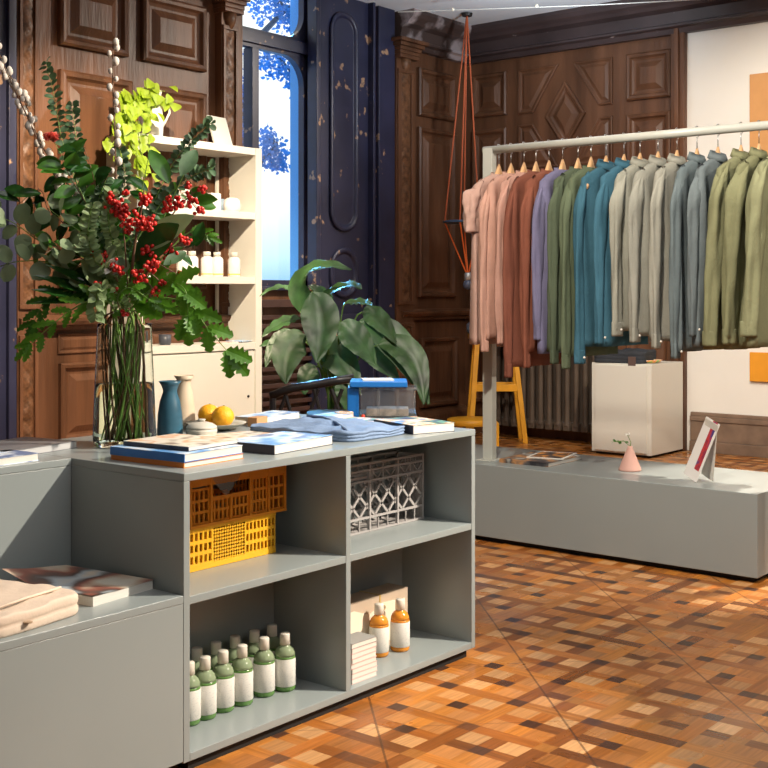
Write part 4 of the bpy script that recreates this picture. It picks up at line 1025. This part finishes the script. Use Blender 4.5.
# books seen low at the unit's left side
# ================================================================== BOUQUET
VC = push(atz(124.5, 449, HC), .09); VC.z = HC
t = thing('glass_vase', 'tall flared clear glass vase half full of water on the counter', 'vase', VC)
GV = mat('vase_glass', (.92, .97, .95), .0, trans=1., ior=1.12, spec=.6); WA = mat('vase_water', (.93, .97, .80), .0, trans=1., ior=1.10)
m = MB(); m.lathe([(.085, 0), (.096, .004), (.098, .03), (.094, .16), (.084, .375), (.083, .384), (.0805, .384), (.0815, .37), (.0915, .16), (.0955, .03), (.092, .014), (.001, .012)], 40); m.build('glass_body', GV, t, smooth=True)
m = MB(); m.lathe([(.090, .0145), (.0945, .03), (.0915, .14), (.0895, .195), (.001, .195)], 36); m.build('water', WA, t, smooth=True)
VT = VC+Vector((0, 0, .384)); VD = VC.dot(FWD)
STG = leafmat('bouquet_stem', (.17, .30, .06), .5, .1); STB = mat('bouquet_twig', (.14, .075, .04), .7, var=.3, vscale=30)
def W(px, py, do=0.): return atd(px, py, VD+do)
def foot(r): a = r.uniform(0, 6.28); q = r.uniform(.02, .082); return VC+Vector((q*math.cos(a), q*math.sin(a), .02))
def neckp(r): a = r.uniform(0, 6.28); q = r.uniform(.02, .072); return VC+Vector((q*math.cos(a), q*math.sin(a), .37))
def branch(name, label, cat, path, rad, stm, seed, group='stems in the glass vase', invase=True):
    r = random.Random(seed); f = foot(r); t = thing(name, label, cat, f, 0, group)
    pts = [W(*q) for q in path]
    ctl = ([f, neckp(r)] if invase else [])+pts
    # catmull
    out = []
    for i in range(len(ctl)-1):
        p0, p1, p2, p3 = ctl[max(i-1, 0)], ctl[i], ctl[i+1], ctl[min(i+2, len(ctl)-1)]
        for k in range(6):
            u = k/6; out.append(.5*((2*p1)+(p2-p0)*u+(2*p0-5*p1+4*p2-p3)*u*u+(3*p1-p0-3*p2+p3)*u**3))
    out.append(ctl[-1]); out = [p-f for p in out]
    n = len(out); m = MB(); m.tube(out, [rad*(1-.65*i/(n-1)) for i in range(n)], 6); m.build('stem', stm, t, smooth=True)
    k0 = next((i for i, p in enumerate(out) if p.z > .37), 0)
    return t, out, k0, r
DG = leafmat('glossy_dark_leaf', (.018, .070, .012), .22, .12, .4, 20); MGn = leafmat('mid_green_leaf', (.045, .14, .014), .3, .25, .4, 20)
BG = leafmat('bright_green_leaf', (.075, .20, .015), .35, .35, .35, 20); EU = leafmat('eucalyptus_leaf', (.17, .23, .12), .5, .15, .3, 15); EUD = leafmat('eucalyptus_seed', (.06, .12, .05), .5, .15, .3, 30)
SILV = leafmat('sage_leaf', (.24, .33, .15), .5, .3, .25, 15)
def leaves(t, pts, k0, r, mt, L_, W_, shape, n, spread=.02, a0=.0, nm='leaves', droop=.1, fold=.15, opp=False, bend=.2):
    m = MB(); N = len(pts)
    for i in range(n):
        u = a0+(1-a0)*(i+.5)/n; x = k0+(N-1-k0)*u; j = min(N-2, int(x)); p = pts[j].lerp(pts[j+1], x-j); ax = (pts[j+1]-pts[j]).normalized()
        for s in ((1, -1) if opp else (r.choice((-1, 1)),)):
            side = (RIGHT*s*r.uniform(.6, 1)+UP*r.uniform(-.5, .6)+FWD*r.uniform(-.8, .5))
            side = (side-ax*side.dot(ax)).normalized(); d = (side+ax*r.uniform(.2, .7)-UP*droop).normalized()
            nrm = (-FWD+UP*r.uniform(.1, 1.2)+RIGHT*r.uniform(-.6, .9))
            q = p+side*spread
            leaf(m, q, d, nrm, L_*r.uniform(.75, 1.2), W_*r.uniform(.8, 1.15), shape, bend, fold, 7)
    return m.build(nm, mt, t, smooth=True)
# pussy willows
for k, (path, lab) in enumerate((([(105, 262, .05), (78, 215, .02), (52, 170, 0), (28, 118, -.02), (12, 84, -.02), (-6, 42, 0)], 'pussy willow twig leaning far to the left out of the frame'),
      ([(108, 262, .08), (92, 220, .05), (62, 176, .05), (40, 142, .03), (24, 100, .02), (4, 66, .02)], 'shorter pussy willow twig leaning left beside the longer one'),
      ([(118, 262, 0), (116, 200, -.03), (115, 140, -.05), (113, 90, -.05), (113, 42, -.05)], 'upright pussy willow twig rising in front of the wood panels'))):
    t, pts, k0, r = branch('pussy_willow', lab, 'branch', path, .0045, STB, 20+k)
    m = MB(); N = len(pts); K = 34 if k < 2 else 24
    for i in range(K):
        u = (.32 if k < 2 else .25)+(.68 if k < 2 else .75)*i/(K-1); x = k0+(N-1.01-k0)*u; j = int(x); p = pts[j].lerp(pts[j+1], x-j); q = p+RIGHT*random.choice((-1, 1))*.010+FWD*random.uniform(-.01, .01)
        m.ball(q, random.uniform(.007, .0115), 8, 6, 1.35)
    m.build('catkins', mat('catkin', (.66, .60, .52), .9, var=.1), t, smooth=True)
# silver dollar eucalyptus at left
for k, (path, n, L_, lab) in enumerate((([(108, 285, -.05), (70, 262, -.08), (38, 240, -.10), (12, 222, -.10), (-10, 214, -.1)], 7, .066, 'round-leaved eucalyptus branch reaching the left edge at berry height'),
      ([(105, 290, -.08), (75, 275, -.10), (45, 262, -.12), (15, 262, -.12), (-8, 270, -.12)], 6, .062, 'round-leaved eucalyptus branch drooping towards the left edge'),
      ([(110, 270, -.05), (90, 240, -.10), (66, 222, -.12), (48, 208, -.12)], 6, .062, 'short round-leaved eucalyptus branch in the left middle of the bouquet'),
      ([(118, 285, -.10), (104, 262, -.14), (88, 250, -.16), (70, 244, -.16)], 5, .062, 'grey-green eucalyptus sprig close to the bouquet centre'),
      )):
    t, pts, k0, r = branch('eucalyptus_branch', lab, 'branch', path, .003, STG, 30+k)
    leaves(t, pts, k0, r, EU, L_, L_*.85, 'round', n, .006, .25, opp=True, droop=0, fold=.08)
for k, (path, lab, m_) in enumerate((([(125, 262, 0), (150, 210, .02), (172, 165, .03), (192, 140, .02), (212, 122, .02)], 'fine eucalyptus sprig reaching towards the leaning white card', EUD),
      ([(105, 250, 0), (80, 190, .02), (62, 140, .03), (55, 100, .03), (46, 62, .03)], 'tall thin eucalyptus sprig left of the coral flower', EUD),
      ([(108, 250, .02), (90, 200, .04), (78, 150, .05), (72, 104, .05)], 'thin eucalyptus sprig rising beside the coral flower', EUD),
      ([(118, 262, .05), (118, 220, .05), (125, 180, .06), (120, 150, .06)], 'small-leaved eucalyptus sprig behind the upright willow twig', EUD),
      ([(122, 262, -.05), (104, 235, -.08), (98, 205, -.08), (106, 180, -.08)], 'small-leaved eucalyptus sprig left of the main berry cluster', EUD),
      ([(128, 262, -.0), (160, 205, 0), (190, 178, .0), (212, 168, .0)], 'small-leaved eucalyptus sprig over the second shelf', EUD),
      ([(120, 270, -.08), (112, 240, -.14), (108, 215, -.15), (112, 192, -.15)], 'pale small-leaved sprig in front of the bouquet centre', SILV),
      ([(118, 280, -.10), (96, 262, -.16), (88, 235, -.18), (92, 205, -.18)], 'pale small-leaved sprig left of the centre twig', SILV),
      ([(120, 300, -.10), (102, 288, -.18), (96, 300, -.20), (96, 318, -.20)], 'pale small-leaved sprig hanging at the left of the vase rim', SILV),
      )):
    t, pts, k0, r = branch('eucalyptus_sprig', lab, 'branch', path, .0025, STG, 40+k)
    leaves(t, pts, k0, r, m_, .028, .022, 'round', 30, .002, .1, opp=True, droop=0)
# glossy dark leaves
for k, (path, n, L_, lab) in enumerate((([(110, 262, 0), (92, 215, -.05), (72, 180, -.08), (62, 160, -.08)], 12, .085, 'branch of dark glossy leaves under the coral flower'),
      ([(112, 262, 0), (100, 210, -.06), (92, 172, -.08), (84, 148, -.08)], 13, .08, 'branch of dark glossy leaves in the top middle of the bouquet'),
      ([(115, 270, 0), (80, 235, -.02), (50, 212, -.0), (40, 190, .0), (18, 205, .0)], 12, .085, 'branch of dark glossy leaves behind the silver eucalyptus'),
      ([(122, 262, .04), (150, 220, .04), (180, 195, .05), (200, 210, .05)], 12, .075, 'branch of dark glossy leaves behind the right hand berries'),
      ([(118, 275, .06), (112, 240, .08), (100, 210, .1), (84, 205, .1)], 16, .085, 'branch of dark glossy leaves deep in the bouquet, left'),
      ([(124, 275, .08), (132, 240, .10), (145, 215, .1), (150, 190, .1)], 16, .085, 'branch of dark glossy leaves deep in the bouquet, behind the berries'),
      ([(118, 285, -.04), (88, 262, -.06), (60, 250, -.06), (36, 252, -.06)], 12, .08, 'branch of dark glossy leaves below the silver eucalyptus'),
      ([(130, 285, -.02), (155, 268, -.02), (180, 250, 0), (198, 248, 0)], 10, .075, 'branch of dark glossy leaves low on the right, over the shelf'),
      )):
    t, pts, k0, r = branch('glossy_leaf_branch', lab, 'branch', path, .003, STB, 60+k)
    leaves(t, pts, k0, r, DG if k % 3 else MGn, L_, L_*.52, 'oval', n, .006, .12, opp=(k % 2 == 0))
# long dark blade leaves lower left
t, pts, k0, r = branch('blade_leaf_branch', 'branch with long dark blade leaves at the lower left of the bouquet', 'branch', [(112, 300, -.08), (95, 295, -.12), (88, 292, -.13)], .004, STG, 80)
m = MB()
for a, b, w in (((104, 302), (34, 286), .045), ((100, 296), (36, 272), .04), ((104, 290), (48, 262), .036), ((100, 300), (30, 300), .03)):
    A, B = W(*a, -.10)-t.location, W(*b, -.18)-t.location; leaf(m, A, B-A, -FWD+UP, (B-A).length*1.05, w, 'lance', .08, .12, 10)
m.build('leaves', DG, t, smooth=True)
# holly / oak-like lobed sprays
def spray(label, path, seed, nleaf, L_, mt, W_=.03):
    t, pts, k0, r = branch('lobed_leaf_spray', label, 'branch', path, .0035, STG, seed)
    m = MB(); N = len(pts)
    for i in range(nleaf):
        u = .15+.83*i/(nleaf-1); x = k0+(N-1.01-k0)*u; j = int(x); p = pts[j].lerp(pts[j+1], x-j); ax = (pts[j+1]-pts[j]).normalized()
        for s in (-1, 1):
            side = ax.cross(-FWD).normalized()*s; d = (side*r.uniform(.35, .7)+ax*.9+FWD*r.uniform(-.3, .2)).normalized()
            leaf(m, p, d, -FWD+UP*.5+RIGHT*r.uniform(-.4, .4), L_*(1-.35*u)*r.uniform(.85, 1.15), W_, 'lobed', .15, .12, 10)
    A = pts[-1]; leaf(m, A, pts[-1]-pts[-3], -FWD+UP*.4, L_*.8, W_, 'lobed', .1, .1, 10)
    m.build('leaves', mt, t)
spray('spray of bright serrated leaves hanging right of the vase rim', [(140, 308, -.10), (162, 298, -.14), (190, 305, -.16), (205, 325, -.17), (228, 352, -.18)], 90, 6, .12, BG, .058)
spray('short spray of bright lobed leaves right above the vase rim', [(140, 300, -.12), (165, 282, -.16), (185, 290, -.18), (188, 318, -.18)], 91, 5, .11, BG, .060)
spray('long narrow spray of serrated leaves hanging to the lower left', [(105, 300, -.12), (80, 305, -.16), (52, 325, -.18), (30, 345, -.19)], 92, 7, .085, BG, .030)
spray('feathery dark spray at the left of the vase rim', [(105, 296, -.10), (75, 290, -.13), (48, 298, -.14), (34, 322, -.14)], 93, 8, .085, MGn, .028)
spray('spray of bright pointed leaves over the third shelf', [(138, 290, -.02), (165, 255, -.02), (190, 232, .0), (208, 236, .0)], 94, 8, .065, BG, .022)
spray('small bright spray in the bouquet centre bottom', [(122, 308, -.12), (118, 296, -.16), (130, 288, -.18), (150, 300, -.18)], 95, 5, .07, BG, .03)
# pale large leaves
for k, (a, b, w, m_, lab) in enumerate((((140, 250), (186, 216), .085, SILV, 'large pale sage leaf on the right, among the berries'), ((135, 262), (172, 226), .10, DG, 'large dark leaf beneath the pale sage leaf'), ((130, 300), (165, 274), .05, SILV, 'narrow pale leaf near the vase rim on the right'), ((150, 150), (168, 178), .055, MGn, 'broad green leaf hanging before the top shelf'), ((196, 150), (182, 172), .05, EUD, 'grey-green leaf hanging before the top shelf edge'), ((100, 285), (85, 262), .06, SILV, 'pale sage leaf left of the bouquet centre'), ((186, 252), (166, 262), .04, EUD, 'grey leaf over the white bottles'))):
    t, pts, k0, r = branch('broad_leaf_stem', lab, 'leaf', [((a[0]+122)/2, (a[1]+310)/2, -.04), (a[0], a[1], -.10)], .003, STG, 100+k)
    A, B = W(*a, -.10)-t.location, W(*b, -.16)-t.location; m = MB(); leaf(m, A, B-A, -FWD+UP*.6+RIGHT*.3, (B-A).length*1.1, w, 'oval', .12, .12, 10); m.build('leaves', m_, t, smooth=True)
# central thick twig and berries
RB = mat('red_berry', (.55, .025, .018), .25, var=.2, vscale=30); 
BER = [([(128, 310, -.06), (132, 270, -.12), (136, 236, -.16), (142, 206, -.18), (144, 190, -.18)], [(145, 200, 6, 22), (141, 222, 9, 34), (150, 222, 6, 18)], 'thick berry branch at the centre of the bouquet'),
 ([(126, 305, -.05), (126, 262, -.12), (122, 225, -.16), (112, 202, -.16), (104, 186, -.16)], [(116, 206, 8, 26), (124, 214, 9, 34), (128, 226, 8, 26), (110, 198, 4, 8), (125, 192, 3, 4)], 'berry branch with the largest red cluster, left of the centre twig'),
 ([(130, 305, -.04), (150, 250, -.08), (172, 215, -.1), (190, 196, -.1), (202, 188, -.1)], [(178, 203, 7, 22), (168, 208, 6, 14), (190, 200, 5, 10), (202, 190, 4, 9), (188, 186, 3, 5), (200, 212, 5, 12)], 'berry branch reaching over the second shelf on the right'),
 ([(130, 308, -.05), (148, 270, -.1), (165, 252, -.12), (190, 238, -.12)], [(148, 250, 7, 16), (166, 248, 7, 18), (184, 240, 6, 14), (178, 232, 4, 8), (174, 254, 4, 6)], 'berry branch in front of the third shelf'),
 ([(124, 308, -.06), (118, 282, -.12), (105, 264, -.14), (86, 242, -.14)], [(92, 252, 5, 10), (104, 258, 6, 14), (114, 266, 5, 12), (120, 270, 4, 8)], 'berry branch sloping to the upper left under the eucalyptus'),
 ([(122, 312, -.08), (112, 292, -.14), (98, 286, -.15)], [(98, 286, 5, 14), (116, 291, 3, 3)], 'small berry sprig low at the left of the vase rim'),
 ([(126, 312, -.06), (138, 285, -.14), (145, 276, -.16), (156, 262, -.16)], [(140, 276, 7, 18), (153, 262, 6, 18), (152, 270, 4, 8), (163, 284, 4, 8), (156, 292, 4, 8), (180, 276, 5, 8)], 'berry sprig just above the vase rim on the right'),
 ([(126, 316, -.10), (128, 312, -.12), (126, 316, -.13)], [(124, 315, 3, 4)], 'tiny berry sprig at the vase rim')]
for k, (path, cl, lab) in enumerate(BER):
    t, pts, k0, r = branch('berry_branch', lab, 'branch', path, .0075 if k == 0 else .0035, STB, 120+k)
    m = MB(); tw = MB(); dlast = path[-1][2]
    for (x, y, rad, n) in cl:
        c = W(x, y, dlast)-t.location; near = min(pts[k0:], key=lambda p: (p-c).length); tw.tube([near, c], .0018, 5)
        for i in range(n):
            q = c+(RIGHT*r.gauss(0, .5)+UP*r.gauss(0, .5)+FWD*r.gauss(0, .5))*rad*VD/F
            m.ball(q, r.uniform(.0055, .0078), 8, 5)
            if i % 2: tw.tube([c, q], .001, 4)
    m.build('berries', RB, t, smooth=True); tw.build('twigs', STB, t)
# coral flower
t, pts, k0, r = branch('coral_flower', 'small coral pink flower at the upper left of the bouquet', 'flower', [(108, 255, 0), (80, 190, -.02), (60, 152, -.04), (51, 138, -.05)], .0025, STG, 140)
m = MB()
for i in range(40):
    d = rdir(r, (-.2, 1)); leaf(m, pts[-1], d, rdir(r), .028, .02, 'round', .4, .3, 4)
m.build('petals', leafmat('coral_petals', (.72, .16, .12), .6, .3, .4, 60), t)
# white blossom
t, pts, k0, r = branch('white_flower', 'loose white blossom deep in the bouquet right of the eucalyptus', 'flower', [(118, 300, 0), (112, 280, -.10), (110, 268, -.12)], .0025, STG, 141)
m = MB()
for i in range(30):
    d = rdir(r, (-.6, 1)); leaf(m, pts[-1]+d*.006, d, rdir(r), .034, .02, 'round', .3, .3, 4)
m.build('petals', MATS['white_petals'], t)

# ================================================================== PODIUM OBJECTS
CP = push(atz(630, 472, HP), .05)
t = thing('bud_vase', 'small pink cone-shaped bud vase on the podium', 'vase', (CP.x, CP.y, HP))
m = MB(); m.lathe([(.054, 0), (.057, .003), (.055, .010), (.030, .072), (.014, .112), (.012, .122), (.009, .122), (.009, .11), (.001, .10)], 32); m.build('cone', mat('pink_bisque', (.62, .36, .30), .7, var=.06), t, smooth=True)
t = thing('vase_sprig', 'small green and white sprig standing in the pink cone vase', 'flower', (CP.x, CP.y, HP+.101))
m = MB(); m.tube([(0, 0, 0), (.003, -.003, .04), tuple(RIGHT*-.012+UP*.075)], .0018, 5); m.tube([(0, 0, .02), tuple(RIGHT*-.03+UP*.045), tuple(RIGHT*-.07+UP*.045)], .0018, 5); m.build('stem', STG, t)
m = MB(); r = random.Random(4)
for i in range(10): leaf(m, RIGHT*(-.02-.008*i)+UP*.044, Vector((r.uniform(-1, 1), r.uniform(-1, 1), r.uniform(-.6, .6))), UP-FWD, .022, .012, 'oval', n=4)
m.build('leaves', MGn, t)
m = MB()
for i in range(14): leaf(m, RIGHT*-.012+UP*.078, rdir(r, (-.2, 1)), rdir(r), .016, .010, 'round', n=3)
m.build('blossom', MATS['white_petals'], t)
# standing card
a = atz(680, 478, HP); b = atz(700, 484, HP)
t = thing('sign_card', 'white folded card with red and violet print leaning on the podium', 'card', ((a.x+b.x)/2, (a.y+b.y)/2, HP+.002), math.atan2(b.y-a.y, b.x-a.x))
def card_mat():
    m = mat('card_print', (.80, .77, .74), .35); n = m.node_tree.nodes; L = m.node_tree.links; bb = n['Principled BSDF']
    tcn = n.new('ShaderNodeTexCoord'); s = n.new('ShaderNodeSeparateXYZ'); L.new(tcn.outputs['Object'], s.inputs[0])
    nz = n.new('ShaderNodeTexNoise'); nz.inputs['Scale'].default_value = 18; nz.inputs['Detail'].default_value = 6; L.new(tcn.outputs['Object'], nz.inputs['Vector'])
    def mk(op, x, y):
        k = n.new('ShaderNodeMath'); k.operation = op
        for i, w in enumerate((x, y)):
            if isinstance(w, (int, float)): k.inputs[i].default_value = w
            else: L.new(w, k.inputs[i])
        return k.outputs[0]
    cr = n.new('ShaderNodeValToRGB'); L.new(nz.outputs[0], cr.inputs[0]); e = cr.color_ramp.elements
    e[0].position = .38; e[0].color = (.05, .04, .20, 1); e[1].position = .5; e[1].color = (.55, .04, .03, 1); q = e.new(.6); q.color = (.25, .02, .06, 1)
    band = mk('MULTIPLY', mk('GREATER_THAN', s.outputs[0], .004), mk('MULTIPLY', mk('LESS_THAN', s.outputs[0], .045), mk('GREATER_THAN', s.outputs[2], .05)))
    mx = n.new('ShaderNodeMix'); mx.data_type = 'RGBA'; L.new(band, mx.inputs[0]); mx.inputs[6].default_value = (.80, .77, .74, 1); L.new(cr.outputs[0], mx.inputs[7]); L.new(mx.outputs[2], bb.inputs['Base Color']); return m
m = MB(); m.box((-.062, -.001, 0), (.062, .001, .295)); f = m.build('front_leaf', card_mat(), t); f.rotation_euler = (-.30, .22, 0); f.location = (0, 0, .012)
m = MB(); m.box((-.055, -.001, 0), (.055, .001, .28)); f = m.build('rear_leaf', PAPER, t); f.rotation_euler = (.05, .22, 0); f.location = (.006, .088, .011)

# ================================================================== BACKGROUND RIGHT
# white pedestal cabinet
PC0 = atz(655, 458, FZ); PC0.x = min(PC0.x, 8.5); PCW = aty(0, 0, 1).x*0+atx(591, 400, PC0.x).y-PC0.y; PCD = min(aty(683, 400, PC0.y).x-PC0.x, XR-.06-PC0.x); PCH = atx(655, 365, PC0.x).z-FZ
t = thing('pedestal_cabinet', 'white cube pedestal cabinet standing behind the podium', 'cabinet', (PC0.x, PC0.y, FZ))
m = MB(); m.box((.012, 0, .02), (PCD, PCW, PCH)); m.build('body', WHITE, t, bevel=.003)
m = MB(); m.box((0, .035, .035), (.012, PCW-.035, PCH-.015)); m.build('door', WHITE, t, bevel=.002)
m = MB(); m.box((.03, .03, 0), (PCD-.03, PCW-.03, .02)); m.build('plinth', DARK, t)
t = folded('folded_garment', 'dark charcoal folded garment with a brown tag on the white pedestal cabinet', 'clothing', (PC0.x+.20, PC0.y+PCW*.62, PCH+FZ+.001), .36, .42, .09, 8, mat('charcoal_cloth', (.028, .032, .040), .85, var=.2, bump=.3, bscale=50), 14, 3, .012)
m = MB(); m.box((-.216, -.16, -.045), (-.206, -.10, .055)); m.build('tag', mat('brown_tag', (.10, .06, .05), .6), t)
lathed('serving_plate', 'small orange and green dish at the right of the pedestal cabinet top', 'plate', (PC0.x+.22, PC0.y+.125, PCH+FZ+.001), [(.06, 0), (.09, .01), (.105, .025), (.10, .025), (.06, .012), (.001, .010)], cover('dish_print', [(.2, .45, .15), (.85, .5, .1), (.8, .2, .1), (.9, .8, .5)], 20))
# radiator
t = thing('radiator', 'dark brown cast-iron column radiator against the right wall', 'radiator', (9.02, 5.0, FZ))
for i in range(13):
    y = i*.088
    m = MB()
    for dx in (-.045, .045):
        m.tube([(dx, y, .14), (dx, y, .20), (dx, y, .80), (dx, y, .86)], [.034, .024, .024, .034], 10)
    m.box((-.07, y-.032, .10), (.07, y+.032, .17)); m.box((-.07, y-.032, .83), (.07, y+.032, .90))
    m.build('column', RADM, t, smooth=True, bevel=.015)
for y in (0, 12*.088):
    m = MB(); m.tube([(-.045, y, 0), (-.045, y, .05), (-.045, y, .12)], [.030, .016, .028], 8); m.tube([(.045, y, 0), (.045, y, .05), (.045, y, .12)], [.030, .016, .028], 8); m.build('foot', RADM, t, smooth=True)
m = MB(); m.tube([(0, -.03, .14), (0, -.085, .14)], .016, 10); m.lathe([(.022, 0), (.028, .02), (.020, .06)], 12, (0, -.075, .12)); m.build('valve', mat('brass', (.4, .3, .2), .4, metal=.8), t, smooth=True)
# ochre stool, tall
sp_ = push(atz(496, 441, FZ), .0); 
t = thing('ochre_stool', 'tall ochre yellow wooden stool beneath the rust sweaters', 'stool', (sp_.x, sp_.y, FZ), TH-math.pi/2)
zs = .93
m = MB(); m.box((-.235, -.15, zs-.05), (.20, .15, zs)); m.build('seat', ORANGEY, t, bevel=.006)
for sx_ in (-1, 1):
    for sy_ in (-1, 1):
        m = MB(); m.loft([[Vector((x+dx, y+dy, z)) for dx, dy in ((-.021, -.018), (.021, -.018), (.021, .018), (-.021, .018))] for x, y, z in ((sx_*.235, sy_*.17, 0), (sx_*.155-.015, sy_*.11, zs-.05))], True); m.build('leg', ORANGEY, t, bevel=.003)
for sy_ in (-1, 1):
    m = MB(); m.box((-.19, sy_*.14-.012, .44), (.19, sy_*.14+.012, .50)); m.build('rung', ORANGEY, t, bevel=.003)
m = MB(); m.lathe([(.06, 0), (.075, .02), (.075, .08), (.05, .10), (.001, .10)], 20); o = m.build('metal_tin', mat('slate_blue_metal', (.10, .13, .19), .4), smooth=True); q = Vector(t.location)-RIGHT*.18; o.location = (q.x, q.y, FZ+zs+.0005); tag(o, 'slate blue tin on the left end of the tall stool seat', 'tin')
# low stool
sp_ = atz(478, 452, FZ); t = thing('low_stool', 'low ochre stool with a round seat behind the rack post', 'stool', (sp_.x+.15, sp_.y+.12, FZ), TH-math.pi/2)
m = MB(); m.lathe([(.19, .20), (.20, .205), (.20, .245), (.19, .25), (.001, .25)], 32, (-.04, 0, 0)); m.build('seat', ORANGEY, t, smooth=True)
m = MB(); m.box((.115, -.13, 0), (.175, .13, .225)); m.build('leg', ORANGEY, t, bevel=.004)
m = MB(); m.box((-.16, -.10, 0), (-.12, .10, .20)); m.build('leg', ORANGEY, t, bevel=.004)
t = folded('crumpled_cloth', 'crumpled cream cloth on the floor before the low stool', 'cloth', (sp_.x-.05, sp_.y-.05, FZ), .34, .22, .035, 10, mat('ivory_cloth', (.7, .66, .55), .9, bump=.4), 31, 2, .02)
# artworks on the plaster wall
ART = []
for k, (pa, pbx, col, lab) in enumerate(((75, 205, (.72, .36, .13), 'tan orange canvas high on the white wall behind the rack'), (352, 381, (.88, .36, .02), 'bright orange canvas low on the white wall at the right edge'))):
    z1_, z0_ = atx(751, pa, XR).z, atx(751, pbx, XR).z; y1 = atx(751, 300, XR).y
    m = MB(); m.box((XR-.03, y1-.62, z0_), (XR-.002, y1, z1_)); o = m.build('wall_canvas', mat('canvas_'+str(k), tuple(c*.85 for c in col), .7, var=.05), bevel=.003); tag(o, lab, 'canvas')
# pendant of orange cords
D6 = 10.35
tp = atd(467, 16, D6); tp.z = ZC
t = thing('corded_pendant', 'hanging pendant of rust-orange cords spread by a blue disc near the room corner', 'pendant', tp)
CORD = mat('rust_cord', (.42, .085, .025), .6); CORD2 = mat('orange_cord', (.85, .16, .03), .55)
nd = atd(468, 277, D6)-tp; dc = atd(462, 222, D6)-tp
rim = []
for k in range(4):
    a = k*math.pi/2+.5; rim.append(dc+Vector((math.cos(a)*.15, math.sin(a)*.15, 0)))
for p in rim:
    m = MB(); m.tube([Vector((0, 0, 0)), p], .007, 6); m.build('upper_cord', CORD, t)
    m = MB(); m.tube([p, nd], .007, 6); m.build('lower_cord', CORD2, t)
m = MB(); m.lathe([(.145, -.012), (.165, -.006), (.165, .006), (.145, .012)], 28, dc); m.build('disc', mat('blue_disc', (.06, .11, .20), .4), t, smooth=False)
m = MB(); m.lathe([(.02, -.03), (.034, -.02), (.034, .03), (.02, .04)], 16, nd); m.build('socket', mat('steel_cap', (.55, .55, .55), .35, metal=.6), t, smooth=True)
m = MB(); m.ball(nd+Vector((0, 0, -.065)), .045, 16, 10); m.build('bulb', mat('smoke_glass', (.10, .12, .18), .2), t, smooth=True)
m = MB(); m.lathe([(.04, -.03), (.05, -.005)], 16); m.build('ceiling_rose', mat('black_metal', (.02, .02, .02), .4), t)
# ceiling cable
a = aty(398, 12, YW-.30); b = atx(800, -6, XR-.30)
t = thing('cable_track', 'thin pale cable with small clips strung under the ceiling', 'cable', a)
m = MB(); m.tube([Vector((0, 0, 0)), (b-a)/2-Vector((0, 0, .015)), b-a], .004, 6); m.build('cable', mat('pale_cable', (.6, .6, .55), .5), t)
for k in (.15, .37):
    m = MB(); m.ball((b-a)*k, .014, 10, 6); m.build('clip', mat('cable_clip', (.8, .75, .6), .4), t, smooth=True)
